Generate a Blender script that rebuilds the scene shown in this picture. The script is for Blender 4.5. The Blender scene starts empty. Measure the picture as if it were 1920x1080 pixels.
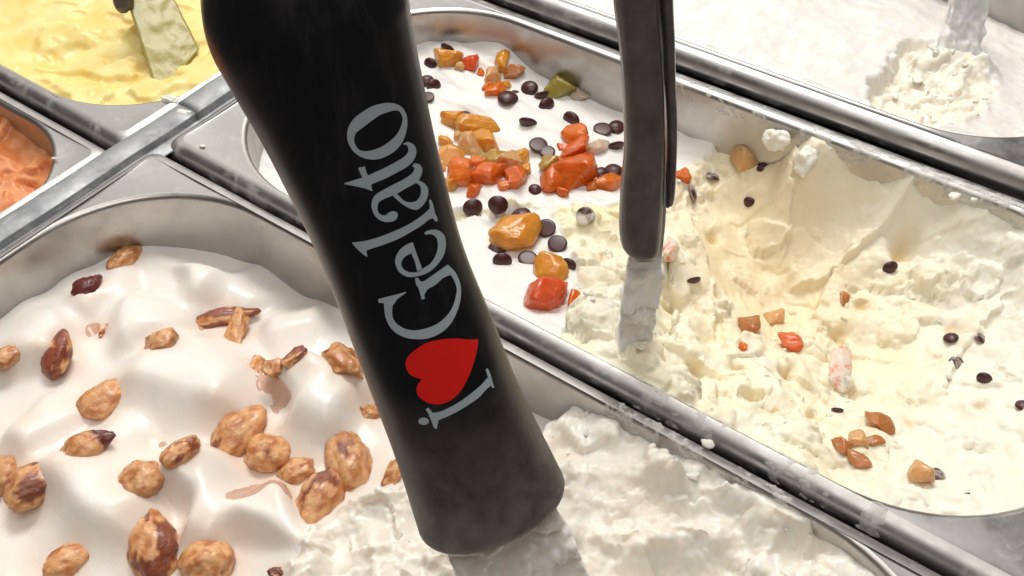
import bpy, bmesh, math, random
import numpy as np
from mathutils import Vector, Matrix, Euler

# ---------------------------------------------------------------- camera, world, lamps, exposure
scene = bpy.context.scene
MM = .001
cam_data = bpy.data.cameras.new('camera'); cam = bpy.data.objects.new('camera', cam_data); scene.collection.objects.link(cam)
cam_data.sensor_width = 36; cam_data.lens = 36*1936/1920; cam_data.clip_start = .01; cam_data.clip_end = 20
_r = Vector((.80662, .59058, -.02415)); _d = Vector((.41264, -.59190, -.69238)); _f = Vector((-.42320, .54852, -.72113))
cam.matrix_world = Matrix(((_r.x, -_d.x, -_f.x, .322454), (_r.y, -_d.y, -_f.y, -.180394), (_r.z, -_d.z, -_f.z, .261059), (0, 0, 0, 1)))
scene.camera = cam
world = bpy.data.worlds.new('World'); scene.world = world; world.use_nodes = True
bg = world.node_tree.nodes['Background']; bg.inputs[0].default_value = (1, .945, .88, 1); bg.inputs[1].default_value = .08
def area(name, loc, target, sx, sy, power, col):
    l = bpy.data.lights.new(name, 'AREA'); l.shape = 'RECTANGLE'; l.size = sx; l.size_y = sy; l.energy = power; l.color = col
    o = bpy.data.objects.new(name, l); scene.collection.objects.link(o); o.location = loc
    o.rotation_euler = (Vector(target)-Vector(loc)).to_track_quat('-Z', 'Y').to_euler(); return o
area('fill_panel', (-.85, .80, .95), (.05, .05, 0), 2.0, 2.0, 12, (1, .95, .885))  # added soft fill panel, unseen, also gives the steel its grey reflections
area('case_lamp', (-.16, .54, 1.05), (.15, .02, 0), .55, .40, 9.0, (1, .96, .90))
area('overhead_fill', (.38, -.22, 1.15), (.2, .0, 0), .8, .8, 5.6, (1, .95, .90))  # added fill light, unseen, brightens the slopes facing the camera
scene.view_settings.view_transform = 'Standard'; scene.view_settings.look = 'None'; scene.view_settings.exposure = .13; scene.view_settings.gamma = 1
scene.render.engine = 'CYCLES'; scene.cycles.use_denoising = True; scene.cycles.max_bounces = 10
scene.cycles.sample_clamp_indirect = 4
# ---------------------------------------------------------------- measured layout of the place (millimetres)
CTRL = {'nut': [[7.1, -86.2, -19], [7.3, -63.2, -21], [13.9, -37.5, -21], [23.6, -24.5, -23], [45.4, -10.5, -25], [65.4, -7.1, -28], [83.8, -8.1, -30], [104.5, -5.1, -26], [147.2, -5.2, -24], [44.5, -112.0, -19], [57.6, -88.3, -19], [81.8, -72.3, -18], [105.0, -56.0, -18], [128.1, -39.8, -18], [90.0, -143.5, -19], [117.2, -113.3, -18], [144.6, -81.8, -18], [159.8, -107.9, -18], [116.6, -143.0, -18], [182.3, -83.7, -11], [186.0, -61.3, -13], [226.8, -63.5, -10], [225.0, -18.4, -11], [207.5, -7.7, -18], [225.7, -3.9, -11], [241.5, -1.1, -6], [258.2, -10.2, -7], [272.6, -3.5, -7], [293.0, -9.4, -8], [266.4, -24.0, -11], [257.8, -40.1, -12], [300.7, -5.3, -6], [316.4, -7.2, -8], [191.2, -41.4, -15]],
 'cassata': [[30.5, 143.3, -18], [43.4, 152.0, -18], [66.1, 158.3, -17], [82.3, 157.5, -25.5], [109.1, 158.4, -24.5], [127.3, 157.5, -25.5], [166.4, 157.1, -25.5], [88.4, 103.7, -22], [117.3, 124.3, -22.5], [130.9, 66.0, -20], [157.6, 84.5, -20], [142.6, 33.2, -17], [168.8, 31.5, -13], [190.0, 29.5, -11], [108.0, 56.7, -19], [47.9, 96.7, -20], [214.6, 31.0, -12], [187.0, 50.4, -17], [193.3, 110.8, -33], [202.4, 142.5, -40], [224.1, 126.5, -47], [233.3, 99.5, -50], [240.2, 140.5, -40], [260.0, 122.2, -41], [286.9, 107.4, -38], [290.3, 70.4, -32], [193.0, 156.0, -24], [205.5, 163.4, -16], [221.3, 153.3, -5], [259.0, 158.0, -7], [239.6, 156.8, -17], [235.2, 150.2, -26], [274.1, 153.5, -17], [294.1, 153.7, -8], [302.1, 138.8, -24], [321.0, 114.5, -22], [329.5, 44.2, -9], [314.8, 29.5, -8], [331.7, 65.3, -12], [308.0, 98.5, -30], [256.3, 53.3, -24], [241.1, 41.6, -20], [225.7, 50.8, -22], [259.8, 22.7, -11], [280.7, 41.7, -20], [296.3, 21.1, -8], [237.5, 23.6, -10], [208.1, 63.3, -30], [193.0, 84.0, -24]],
 'white': [[141.4, 185.7, 5], [198.3, 185.4, 5], [244.2, 188.0, 4.5], [276.1, 189.9, 4.5], [126.8, 211.6, 4], [92.6, 182.0, 4.5], [176.7, 232.4, 2], [211.1, 243.3, 0], [223.4, 281.6, -7], [248.2, 277.4, -9], [269.4, 265.1, -10], [285.4, 206.8, 1], [206.8, 291.8, -9], [154.1, 282.7, -4]],
 'yellow': [[-116.3, 6.3, -3], [-89.1, 4.2, -3], [-61.2, 3.5, -3], [-42.3, 8.9, -3], [-32.5, 18.4, -3], [-23.8, 31.9, -3], [-18.5, 52.1, -3], [-152.2, 32.5, 0], [-103.2, 57.6, -2], [-61.9, 85.4, -2], [-56.8, 50.3, -5], [-82.4, 31.1, -4], [-139.5, 104.5, 0], [-39.8, 85.2, -3]],
 'orange': [[-85.5, -18.1, -10], [-68.5, -17.2, -12], [-50.9, -26.6, -14], [-32.7, -51.4, -14], [-86.4, -39.1, -22], [-57.1, -66.7, -18], [-65.6, -32.3, -17]]}
CRESTS = [
 ([[40.6, -45.5], [47.1, -57.0], [56.5, -63.9], [70.9, -68.6]], 10.0, 14.9, 5),
 ([[53.7, -43.5], [59.7, -36.2], [57.3, -27.6], [52.4, -18.3]], 10.0, 16.1, 5),
 ([[52.4, -18.3], [68.6, -21.8], [84.2, -25.2]], 6.0, 10.3, 6),
 ([[122.6, -32.3], [119.9, -43.1], [116.5, -56.6]], 14.0, 19.5, 4.5),
 ([[122.2, -32.6], [133.7, -35.1], [148.5, -44.9]], 8.0, 13.8, 8),
 ([[63.7, -82.5], [86.8, -75.0], [107.4, -68.9], [124.1, -59.6]], 13.0, 16.1, 7),
 ([[117.6, -81.0], [119.3, -93.5], [121.2, -108.3]], 13.0, 17.2, 5),
 ([[154.7, -50.1], [141.5, -53.0], [130.3, -55.2]], 12.0, 8.0, 14),
 ([[154.8, -77.3], [150.7, -85.9], [150.8, -96.9], [152.5, -103.1]], 12.0, 17.2, 5),
 ([[72.4, -113.0], [86.2, -117.0], [106.4, -120.1], [122.6, -118.3], [134.0, -110.3]], 13.0, 17.2, 7),
 ([[53.5, -118.3], [66.9, -115.3], [79.3, -114.3]], 9.0, 14.9, 6),
 ([[46.3, -96.5], [34.4, -85.0], [35.5, -69.0]], 10.0, 13.8, 4),
 ([[131.8, -108.4], [140.8, -104.7], [152.5, -103.8]], 10.0, 13.8, 6),
 ([[92.9, -38.5], [99.0, -28.4], [109.1, -13.7]], 8.0, 11.5, 7),
 ([[27.3, -72.8], [30.7, -56.4], [37.7, -45.4]], 6.0, 9.2, 5)]
POOLS = [[104.5, -94.6, 8, 4], [144.8, -85.0, 10, 4], [115.2, -48.4, 9, 4], [38.8, -74.3, 7, 4], [106.2, -145.8, 10, 4.5], [71.2, -46.2, 6, 3], [59.4, -114.4, 9, 3], [94.9, -17.0, 7, 2]]
PEAKS = [[253.9, -15.2, 5.0, 17], [282.2, -11.6, 3, 4], [222.4, -8.4, 4, 3], [225.6, -69.6, 15, 11], [231.0, -52.0, 10, 7]]
CRUMB_EDGE = [[213.6, 8.7], [204.9, -16.3], [196.9, -37.4], [184.6, -59.5], [172.9, -76.1], [170.0, -89.5], [177.9, -105.4]]
CAS_EDGE = [[176.7, 158.8], [169.2, 133.6], [165.1, 100.8], [142.4, 79.9], [154.1, 70.5], [174.2, 51.9], [181.9, 40.3], [188.9, 22.9]]
SMOOTH = [[218.9, 120.6, 51.9, 37.4, -0.87], [291.3, 93.7, 31.5, 12.8, -1.542], [253.5, 154.3, 39.1, 16.6, 0.108], [240.7, 139.8, 25.7, 17.0, 0.603]]
CAS_CRESTS = [([[96.3, 127.2], [112.4, 127.2], [132.6, 122.6]], 1.2, 6, 2.5), ([[59.9, 100.9], [70.3, 115.2], [86.0, 131.0]], 1, 6, 4), ([[104.4, 64.5], [121.7, 78.5], [132.8, 82.0]], 1.0, 8, 3)]
CAS_LEDGES = [([[267.0, 90.7], [252.7, 88.7], [239.0, 75.9], [232.7, 54.0]], 5, 9, 0), ([[249.6, 144.6], [249.5, 111.5], [264.7, 95.0]], 4.5, 12, 0), ([[228.6, 62.3], [211.1, 94.3], [184.6, 122.0], [176.3, 146.0]], 4.5, 10, 0), ([[232.8, 117.9], [248.9, 132.8], [267.3, 170.6]], 5, 14, 0), ([[229.8, 126.7], [214.2, 151.9], [207.8, 175.6]], 3.5, 12, 0), ([[307.1, 78.5], [304.7, 106.3], [310.2, 142.3]], 3, 14, 0), ([[219.9, 46.8], [205.1, 72.4], [192.7, 88.8]], -7, 4, 0)]
CAS_MOUNDS = [[208.8, 29.9, 10, 8], [218.3, 24.7, 8, 8], [198.6, 35.7, 8, 3], [220.1, 147.2, 7, 4]]
NUT_RIDGES = [([[258.8, -8.3], [279.2, -6.4], [297.8, -2.6]], 5, 4, 4), ([[254.3, -46.7], [258.4, -34.3], [269.5, -30.7], [277.5, -34.3]], 5.5, 5, 4), ([[209.4, -21.2], [216.7, -12.2], [229.4, -7.1], [242.2, -10.4]], 4, 6, 5), ([[232.1, -29.5], [240.6, -18.8], [255.1, -17.9]], 4, 6, 4), ([[178.7, -81.1], [191.3, -81.0], [196.9, -89.6]], 3.5, 7, 5), ([[280.8, -19.5], [289.6, -23.6], [289.4, -29.8]], 4, 5, 4), ([[178.4, -90.1], [179.4, -100.0], [186.7, -103.0]], 2.5, 6, 5)]
NUT_PITS = [[250.0, -22.5, 5, 4], [262.2, -19.6, 5, 4], [246.7, -33.9, 5, 4], [273.9, -14.6, 5, 4], [277.2, -27.4, 5, 4], [293.1, -15.0, 5, 4], [236.3, -35.6, 4, 3], [264.6, -39.4, 4, 3]]
CAS_PITS = [[219.4, 46.4, 4, 9.0], [206.7, 70.2, 3.5, 9.0], [232.4, 38.4, 3, 6.0], [244.0, 48.5, 3, 6.0], [263.8, 36.0, 3, 6.0], [275.1, 45.7, 3, 6.0], [272.4, 69.5, 3, 4.5], [267.2, 146.7, 5, 9.0], [265.1, 118.9, 4, 7.5], [263.0, 103.7, 4, 7.5], [297.7, 120.3, 2.5, 3.0], [319.1, 81.3, 2.5, 3.0], [301.7, 61.8, 2.5, 3.0], [197.8, 120.5, 3, 4.5], [217.7, 87.0, 3, 6.0], [257.7, 63.1, 3, 6.0], [255.0, 38.0, 3, 6.0], [279.4, 70.5, 2.5, 4.5], [177.3, 65.6, 2.5, 3.0], [190.2, 52.7, 2.5, 3.0]]
CRATER = [244.6, 215.0, 24.2, 43.6, -3.051]
CRACK = [[254.9, 190.8], [254.6, 202.8], [257.3, 217.3], [264.9, 228.0]]
WLUMPS = [[243.2, 242.6, 9, 9], [256.2, 244.8, 8, 9], [231.7, 237.0, 9, 5], [254.5, 227.5, 4, 3]]
SCOOP = [-77.8, 29.0, 26.9, 22.3, -3.06]
NUTS = [
 (19.4, -39.0, 14.5, 8.9, 89.0, 'peanut', 0.1, 'tan roasted nut on the far edge of the swirl, closest to the steel wall'),
 (25.5, -59.7, 11.7, 9.3, 89.0, 'almond', 0.95, 'dark red skinned nut just below the tan nut at the steel wall'),
 (33.3, -99.4, 12.6, 8.3, 80.0, 'peanut', 0.15, 'tan nut cut off by the left picture edge, left of the almond in its pocket'),
 (45.8, -87.9, 16.5, 11.0, 118.0, 'almond', 0.8, 'brown almond with a pale top standing in an amber syrup pocket'),
 (43.3, -68.5, 7.5, 5.2, 106.0, 'chunk', 0.35, 'small pinkish nut fragment sunk in smooth cream beside the brown almond'),
 (74.0, -64.1, 11.1, 11.0, 49.0, 'chunk', 0.05, 'blocky tan nut chunk alone in a fold of cream'),
 (73.8, -37.0, 24.2, 8.9, 49.0, 'almond', 0.85, 'long brown almond lying behind an upright tan nut piece'),
 (84.1, -40.7, 18.4, 9.5, 129.0, 'chunk', 0.1, 'upright tan nut piece leaning on the long brown almond'),
 (105.5, -48.8, 7.9, 6.1, 111.0, 'chunk', 0.0, 'pale nut piece at the left end of three bits in syrup'),
 (118.7, -50.8, 8.3, 6.6, 69.0, 'chunk', 0.05, 'tan nut piece in the middle of three bits in syrup'),
 (123.9, -44.9, 10.3, 6.2, 82.0, 'chunk', 0.6, 'brown tipped nut piece at the right end of three bits in syrup'),
 (137.2, -34.3, 17.6, 13.6, -13.0, 'chunk', 0.3, 'large craggy tan nut chunk touching the left edge of the big handle'),
 (152.1, -41.4, 9.1, 8.7, 35.0, 'chunk', 0.0, 'square golden nut piece half hidden behind the big handle'),
 (73.2, -90.0, 19.4, 14.0, 85.0, 'peanut', 0.1, 'large oval golden nut above the almond half with a red tip'),
 (93.1, -108.9, 16.3, 9.9, 62.0, 'tipped', 0.0, 'golden almond half with a dark red tip'),
 (122.4, -72.3, 22.6, 15.4, 93.0, 'almond', 0.4, 'large pointed almond at the upper left end of the nut cluster'),
 (136.7, -73.7, 15.1, 14.0, 35.0, 'hazel', 0.25, 'round nut with a split brown patch beside the large pointed almond'),
 (149.6, -73.4, 12.2, 9.0, 54.0, 'hazel', 0.0, 'small flat golden nut in the middle of the nut cluster'),
 (161.5, -61.5, 23.9, 14.6, 142.0, 'peanut', 0.3, 'tall glazed nut with a brown hollow at the right of the cluster'),
 (163.5, -75.6, 22.4, 13.8, 106.0, 'almond', 0.35, 'brown pointed nut partly buried under the scooped cream'),
 (177.3, -57.4, 10.8, 6.8, 104.0, 'chunk', 0.2, 'nut sliver peeking out between the big handle and scooped cream'),
 (115.2, -106.2, 14.6, 13.5, 35.0, 'hazel', 0.1, 'round golden nut in front of a short finger shaped nut'),
 (121.7, -93.8, 13.8, 7.4, 81.0, 'peanut', 0.3, 'short finger shaped nut in syrup behind a round golden nut'),
 (85.3, -126.7, 19.1, 14.3, 91.0, 'almond', 0.5, 'big rough almond near the left edge, brown along its lower side'),
 (70.0, -129.7, 15.6, 12.2, 137.0, 'hazel', 0.1, 'golden nut cut by the left picture edge behind the big rough almond'),
 (132.1, -118.5, 23.5, 14.7, 144.0, 'almond', 0.65, 'upright almond with a long brown hollow near the bottom edge'),
 (149.8, -112.4, 15.9, 15.3, 35.0, 'hazel', 0.15, 'lumpy tan nut cut by the bottom edge, right of the upright almond'),
 (115.0, -136.8, 15.8, 10.1, 74.0, 'peanut', 0.35, 'tan nut lying in a syrup pool at the bottom left'),
 (172.3, -103.8, 6.3, 4.7, 35.0, 'chunk', 0.95, 'small dark nut bit at the bottom edge beside the scooped cream')]
SYRUP = [
 (104.2, -94.5, -20.4, 10.2, 'pale syrup pool beside the finger shaped nut'),
 (149.9, -88.2, -12.0, 11.2, 'pinkish syrup pool below the nut cluster'),
 (120.9, -52.1, -12.1, 10.8, 'thin syrup streak under three small nut bits'),
 (34.8, -70.8, -23.8, 8.4, 'amber syrup pocket behind the brown almond'),
 (103.6, -145.5, -23.7, 11.5, 'glossy syrup pool in the bottom left corner'),
 (68.1, -44.4, -24.7, 7.4, 'brown syrup under the left end of the long almond')]
CHIPS = [
 (39.8, 142.5, 7.7, 'edge', 'topmost chocolate chip, behind the amber fruit by the steel wall'),
 (38.7, 130.1, 6.6, 'edge', 'half buried chip left of the topmost amber fruit piece'),
 (45.1, 119.4, 6.5, 'dome', 'chip half hidden by the big handle, upper of two beside a half moon chip'),
 (49.1, 119.1, 7.0, 'edge', 'half moon chip just right of the big handle near the back'),
 (55.4, 107.8, 5.9, 'flat', 'chip half hidden by the big handle, below the half moon chip'),
 (85.0, 146.2, 8.0, 'dome', 'domed chip touching another chip beside the green fruit'),
 (92.1, 146.2, 7.5, 'edge', 'chip between a domed chip and the green fruit'),
 (83.9, 130.6, 9.3, 'dome', 'large shiny chip touching the orange fruit piece near the back wall'),
 (80.5, 140.1, 7.5, 'sunk', 'sliver of a chip sunk in cream behind the large shiny chip'),
 (98.5, 140.4, 7.9, 'edge', 'tilted half moon chip in front of the green fruit'),
 (101.5, 122.3, 8.1, 'edge', 'half moon chip alone in the middle of the smooth white cream'),
 (114.5, 137.8, 8.2, 'edge', 'half moon chip behind the bright orange fruit slab'),
 (130.3, 139.3, 8.1, 'flat', 'greyish flat faced chip left of the chip beside the grey handle'),
 (133.4, 146.0, 7.7, 'dome', 'shiny chip beside the grey handle, topmost of three there'),
 (141.0, 133.0, 7.5, 'edge', 'tilted oval chip beside the grey handle, below the shiny one'),
 (117.8, 107.2, 8.3, 'flat', 'larger chip of an overlapping pair left of the big orange cube'),
 (123.0, 106.2, 6.9, 'flat', 'smaller chip of an overlapping pair left of the big orange cube'),
 (150.1, 116.8, 7.8, 'dome', 'round chip by the grey handle above an amber fruit wedge'),
 (146.9, 113.0, 6.4, 'dome', 'small chip tucked left of the round chip above an amber wedge'),
 (131.4, 85.2, 5.3, 'dome', 'small chip between the two big heaps of candied fruit'),
 (75.5, 108.6, 6.8, 'dome', 'chip behind the upper corner of the left fruit heap'),
 (119.3, 58.7, 7.8, 'dome', 'leftmost chip of the three in a row below the left fruit heap'),
 (129.6, 62.4, 7.8, 'dome', 'middle chip of the three in a row below the left fruit heap'),
 (137.8, 66.5, 8.2, 'dome', 'chip behind the tip of the lone amber fruit piece'),
 (151.1, 65.1, 7.6, 'flat', 'purplish flat chip right of the lone amber fruit piece'),
 (160.1, 59.7, 7.5, 'flat', 'flat purplish chip with a notch, farthest right around the lone amber piece'),
 (141.3, 45.8, 7.1, 'dome', 'chip pressed to the left side of the lone amber piece'),
 (148.5, 39.6, 7.3, 'edge', 'half moon chip below the left side of the lone amber piece'),
 (154.9, 47.4, 7.4, 'flat', 'round chip in front of the lone amber piece'),
 (170.3, 52.5, 6.1, 'edge', 'upright chip at the right of the pale amber fruit near the front rim'),
 (159.7, 79.6, 7.7, 'flat', 'cream smeared chip in the torn yellow gelato left of the grey handle'),
 (202.1, 144.2, 5.0, 'edge', 'thin dark chip stuck upright in the left wall of the hollow'),
 (182.5, 146.9, 6.1, 'frost', 'cream coated chip at the upper left brink of the hollow'),
 (180.6, 131.3, 7.3, 'frost', 'cream coated chip just right of the grey handle'),
 (207.8, 84.1, 5.4, 'edge', 'dark chip stuck in the crumbly wall right of the steel blade'),
 (200.2, 156.5, 5.4, 'dome', 'dark chip below the cream blob on the far steel wall'),
 (299.6, 113.4, 5.5, 'dome', 'dark chip on the right slope, uppermost left of four'),
 (308.0, 117.7, 5.9, 'frost', 'cream smeared chip right of the dark chip on the right slope'),
 (305.3, 101.7, 6.1, 'frost', 'chip almost covered in cream, lower left of four on the right slope'),
 (315.9, 97.6, 5.2, 'edge', 'oval ringed chip, lower right of four on the right slope'),
 (330.2, 83.1, 4.6, 'dome', 'chip cut by the right picture edge'),
 (266.9, 136.0, 5.9, 'edge', 'dark chip under the torn ledge right of the hollow'),
 (279.4, 57.0, 4.1, 'edge', 'narrow dark chip in the crumbs below the frosted red fruit slab'),
 (317.4, 36.5, 5.6, 'frost', 'grey frosted chip beside the peach fruit near the front rim'),
 (326.3, 32.3, 2.9, 'edge', 'tiny dark chip closest to the front right rim')]
FRUIT = [
 (44.1, 135.7, 13.3, 10.6, 34.0, 'amber', 'amber fruit piece farthest back, beside the topmost chip'),
 (54.6, 141.3, 9.2, 8.7, 34.0, 'red', 'bright red fruit cube near the back wall'),
 (66.4, 149.7, 7.6, 11.0, 34.0, 'amber', 'upright amber fruit lobe at the top of the small back heap'),
 (68.5, 140.7, 8.6, 9.3, 34.0, 'peach', 'peach fruit cube in the middle of the small back heap'),
 (74.3, 147.8, 8.6, 7.0, 34.0, 'brown', 'brown pointed fruit bit at the right of the small back heap'),
 (75.9, 132.6, 9.4, 7.9, 34.0, 'orange', 'orange fruit piece at the front of the small back heap'),
 (95.9, 154.3, 14.0, 11.5, 34.0, 'green', 'green fruit piece leaning on the far steel wall'),
 (107.5, 156.3, 11.0, 6.3, 34.0, 'pale', 'pale peel scrap beside the green fruit'),
 (73.1, 103.4, 10.6, 11.0, 34.0, 'amber', 'amber cube at the upper left corner of the left fruit heap'),
 (83.4, 106.1, 17.7, 12.1, 34.0, 'amber', 'wide amber piece with a pointed right end atop the left fruit heap'),
 (88.6, 82.8, 11.1, 13.8, 35.0, 'amber', 'amber fruit at the left end of the left heap, beside the big handle'),
 (91.6, 90.9, 11.2, 11.7, 34.0, 'peach', 'peach toned piece in the middle of the left fruit heap'),
 (94.5, 98.6, 10.4, 11.8, 34.0, 'amber', 'translucent yellow piece at the back of the left fruit heap'),
 (106.5, 90.6, 11.0, 9.0, 35.0, 'olive', 'olive tinted piece on the right side of the left fruit heap'),
 (103.1, 72.7, 12.6, 12.4, 35.0, 'orange', 'orange cube at the lower left of the left fruit heap'),
 (110.6, 79.5, 12.1, 13.9, 35.0, 'deep', 'deep orange cube at the front middle of the left fruit heap'),
 (113.7, 92.4, 10.0, 10.5, 35.0, 'peach', 'peach fruit bit at the right end of the left heap'),
 (115.3, 97.9, 7.3, 9.0, 35.0, 'amber', 'small amber corner piece at the far right of the left heap'),
 (122.6, 83.4, 11.6, 9.8, 35.0, 'deep', 'brownish orange cube at the lower right of the left heap'),
 (123.5, 124.8, 12.7, 9.2, 34.0, 'orange', 'bright orange slab at the back of the right fruit heap'),
 (136.2, 126.1, 9.8, 8.0, 34.0, 'pale', 'pale pinkish fruit scrap right of the right fruit heap'),
 (131.6, 113.6, 13.8, 11.2, 34.0, 'deep', 'dark orange cube at the top of the right fruit heap'),
 (128.7, 98.4, 8.6, 7.8, 35.0, 'olive', 'olive coloured piece at the left of the right fruit heap'),
 (134.3, 93.1, 11.6, 12.9, 35.0, 'deep', 'glossy deep orange cube at the front left of the right fruit heap'),
 (140.5, 100.4, 17.5, 15.0, 35.0, 'deep', 'largest orange cube at the front of the right fruit heap'),
 (137.5, 113.1, 8.2, 9.0, 35.0, 'red', 'red jelly lump on the right side of the right fruit heap'),
 (152.4, 109.0, 12.2, 9.3, 35.0, 'orange', 'amber orange wedge beside the grey handle'),
 (144.4, 54.9, 16.4, 15.0, 35.0, 'amber', 'lone amber fruit piece ringed by chocolate chips'),
 (168.3, 43.9, 11.6, 12.4, 35.0, 'amber', 'pale amber piece behind the red orange cube at the front rim'),
 (174.7, 30.5, 12.8, 13.3, 35.0, 'red', 'rough red orange cube at the front rim'),
 (185.3, 34.2, 3.8, 9.3, 35.0, 'deep', 'red orange sliver right of the cube at the front rim'),
 (211.6, 41.3, 3.0, 7.8, 35.0, 'orange', 'orange sliver stuck to the smeared steel blade'),
 (196.4, 84.7, 6.2, 9.1, 35.0, 'red', 'orange red bit with cream lump right of the steel blade'),
 (191.8, 156.5, 11.0, 9.5, 35.0, 'peach', 'peach fruit bit under the blob on the far steel wall'),
 (173.9, 134.1, 5.9, 5.8, 35.0, 'orange', 'orange crumb right of the grey handle near the back'),
 (233.1, 83.7, 9.0, 11.4, 35.0, 'brown', 'brownish translucent cube at the left of the sunk fruit in the hollow'),
 (236.1, 101.8, 9.4, 9.9, 35.0, 'peach', 'peach translucent cube in the middle of the sunk fruit'),
 (250.3, 86.2, 8.1, 9.3, 35.0, 'deep', 'orange red cube at the right of the sunk fruit in the hollow'),
 (240.0, 61.8, 3.5, 5.8, 35.0, 'deep', 'thin orange sliver in front of the sunk brown cube'),
 (272.7, 75.3, 7.2, 16.3, 35.0, 'red', 'cream smeared red fruit slab on the slope right of the hollow'),
 (256.6, 121.3, 4.6, 8.3, 35.0, 'brown', 'small brown fruit chip on the torn right bank of the hollow'),
 (294.6, 55.5, 7.5, 9.4, 35.0, 'brown', 'brown amber lump on the smooth lower slope'),
 (295.9, 42.1, 6.2, 3.6, 35.0, 'brown', 'curved brown peel strip below the brown amber lump'),
 (288.5, 34.5, 6.2, 6.0, 35.0, 'brown', 'tan bit at the left of three near the front rim'),
 (291.5, 39.2, 5.5, 6.8, 35.0, 'peach', 'tan bit at the top of three near the front rim'),
 (295.2, 32.6, 5.7, 7.0, 35.0, 'brown', 'tan bit at the front of three near the front rim'),
 (312.6, 32.9, 7.1, 8.6, 35.0, 'peach', 'peach fruit piece beside a grey frosted chip near the front rim')]
EXTRA = [(80.6, 88.8, 5.6, 6.0, 34.0, 'amber', 'tiny amber dice at the far left edge of the left heap'), (82.8, 96.2, 5.2, 5.4, 34.0, 'peach', 'tiny peach dice between two amber pieces of the left heap'), (101.4, 84.9, 5.9, 6.3, 35.0, 'orange', 'tiny orange dice in the centre of the left heap'), (113.6, 85.7, 5.4, 6.2, 35.0, 'amber', 'tiny amber dice right of the deep orange cube, left heap'), (113.0, 68.1, 5.7, 5.1, 35.0, 'deep', 'tiny deep orange dice at the front of the left heap'), (101.9, 65.9, 5.8, 5.6, 35.0, 'amber', 'tiny amber dice below the peach dice, near the big handle'), (121.0, 77.7, 4.9, 5.1, 35.0, 'orange', 'tiny orange dice at the right front of the left heap'), (122.6, 90.6, 4.5, 5.2, 35.0, 'amber', 'tiny amber dice at the rightmost end of the left heap'), (90.9, 72.5, 5.5, 6.2, 35.0, 'peach', 'tiny peach dice touching the big handle, left heap'), (131.5, 104.4, 5.9, 6.3, 35.0, 'orange', "tiny orange dice at the left of the right heap's middle"), (142.6, 107.4, 5.4, 6.2, 35.0, 'amber', "tiny amber dice at the right of the right heap's middle"), (140.8, 90.7, 6.2, 5.1, 35.0, 'deep', 'tiny deep orange dice at the front left of the right heap'), (148.8, 101.2, 5.4, 5.2, 35.0, 'orange', 'tiny orange dice at the front right of the right heap'), (125.7, 115.3, 5.1, 5.3, 34.0, 'red', "tiny red dice behind the right heap, left of the orange slab's foot"), (131.7, 123.1, 4.7, 5.4, 34.0, 'peach', 'tiny peach dice behind the right heap, nearest the pale scrap'), (51.7, 135.9, 5.1, 4.7, 34.0, 'peach', 'tiny peach dice beside the red cube by the back wall'), (75.2, 141.4, 4.5, 4.6, 34.0, 'amber', 'tiny amber dice at the right of the small back heap'), (71.0, 132.5, 4.5, 4.6, 34.0, 'orange', 'tiny orange dice at the left of the small back heap'), (61.3, 139.9, 3.5, 4.0, 34.0, 'orange', 'tiny orange dice just below the red cube by the back wall')]
HANDLE = [
 [176.7, -56.95, 165.0, 15.6],
 [177.16, -57.41, 159.75, 18.47],
 [177.89, -57.83, 154.38, 20.05],
 [179.1, -58.37, 149.04, 20.57],
 [180.82, -58.74, 143.61, 19.92],
 [182.77, -59.09, 138.07, 19.16],
 [184.85, -59.48, 132.43, 18.39],
 [186.96, -59.98, 126.67, 17.72],
 [189.16, -60.55, 120.82, 17.16],
 [191.51, -61.16, 114.85, 16.67],
 [193.95, -61.84, 108.77, 16.23],
 [196.43, -62.62, 102.59, 15.88],
 [199.03, -63.45, 96.3, 15.72],
 [201.84, -64.26, 89.9, 15.83],
 [204.89, -65.05, 83.39, 16.14],
 [208.06, -65.87, 76.77, 16.46],
 [211.29, -66.79, 70.04, 16.69],
 [214.65, -67.76, 63.21, 16.91],
 [218.19, -68.73, 56.26, 17.32],
 [221.87, -69.73, 49.21, 17.96],
 [225.65, -70.8, 42.04, 18.74],
 [229.52, -71.94, 34.77, 19.57]]
HANDLE_N = [0.7208, -0.5754, 0.3864]
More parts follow.
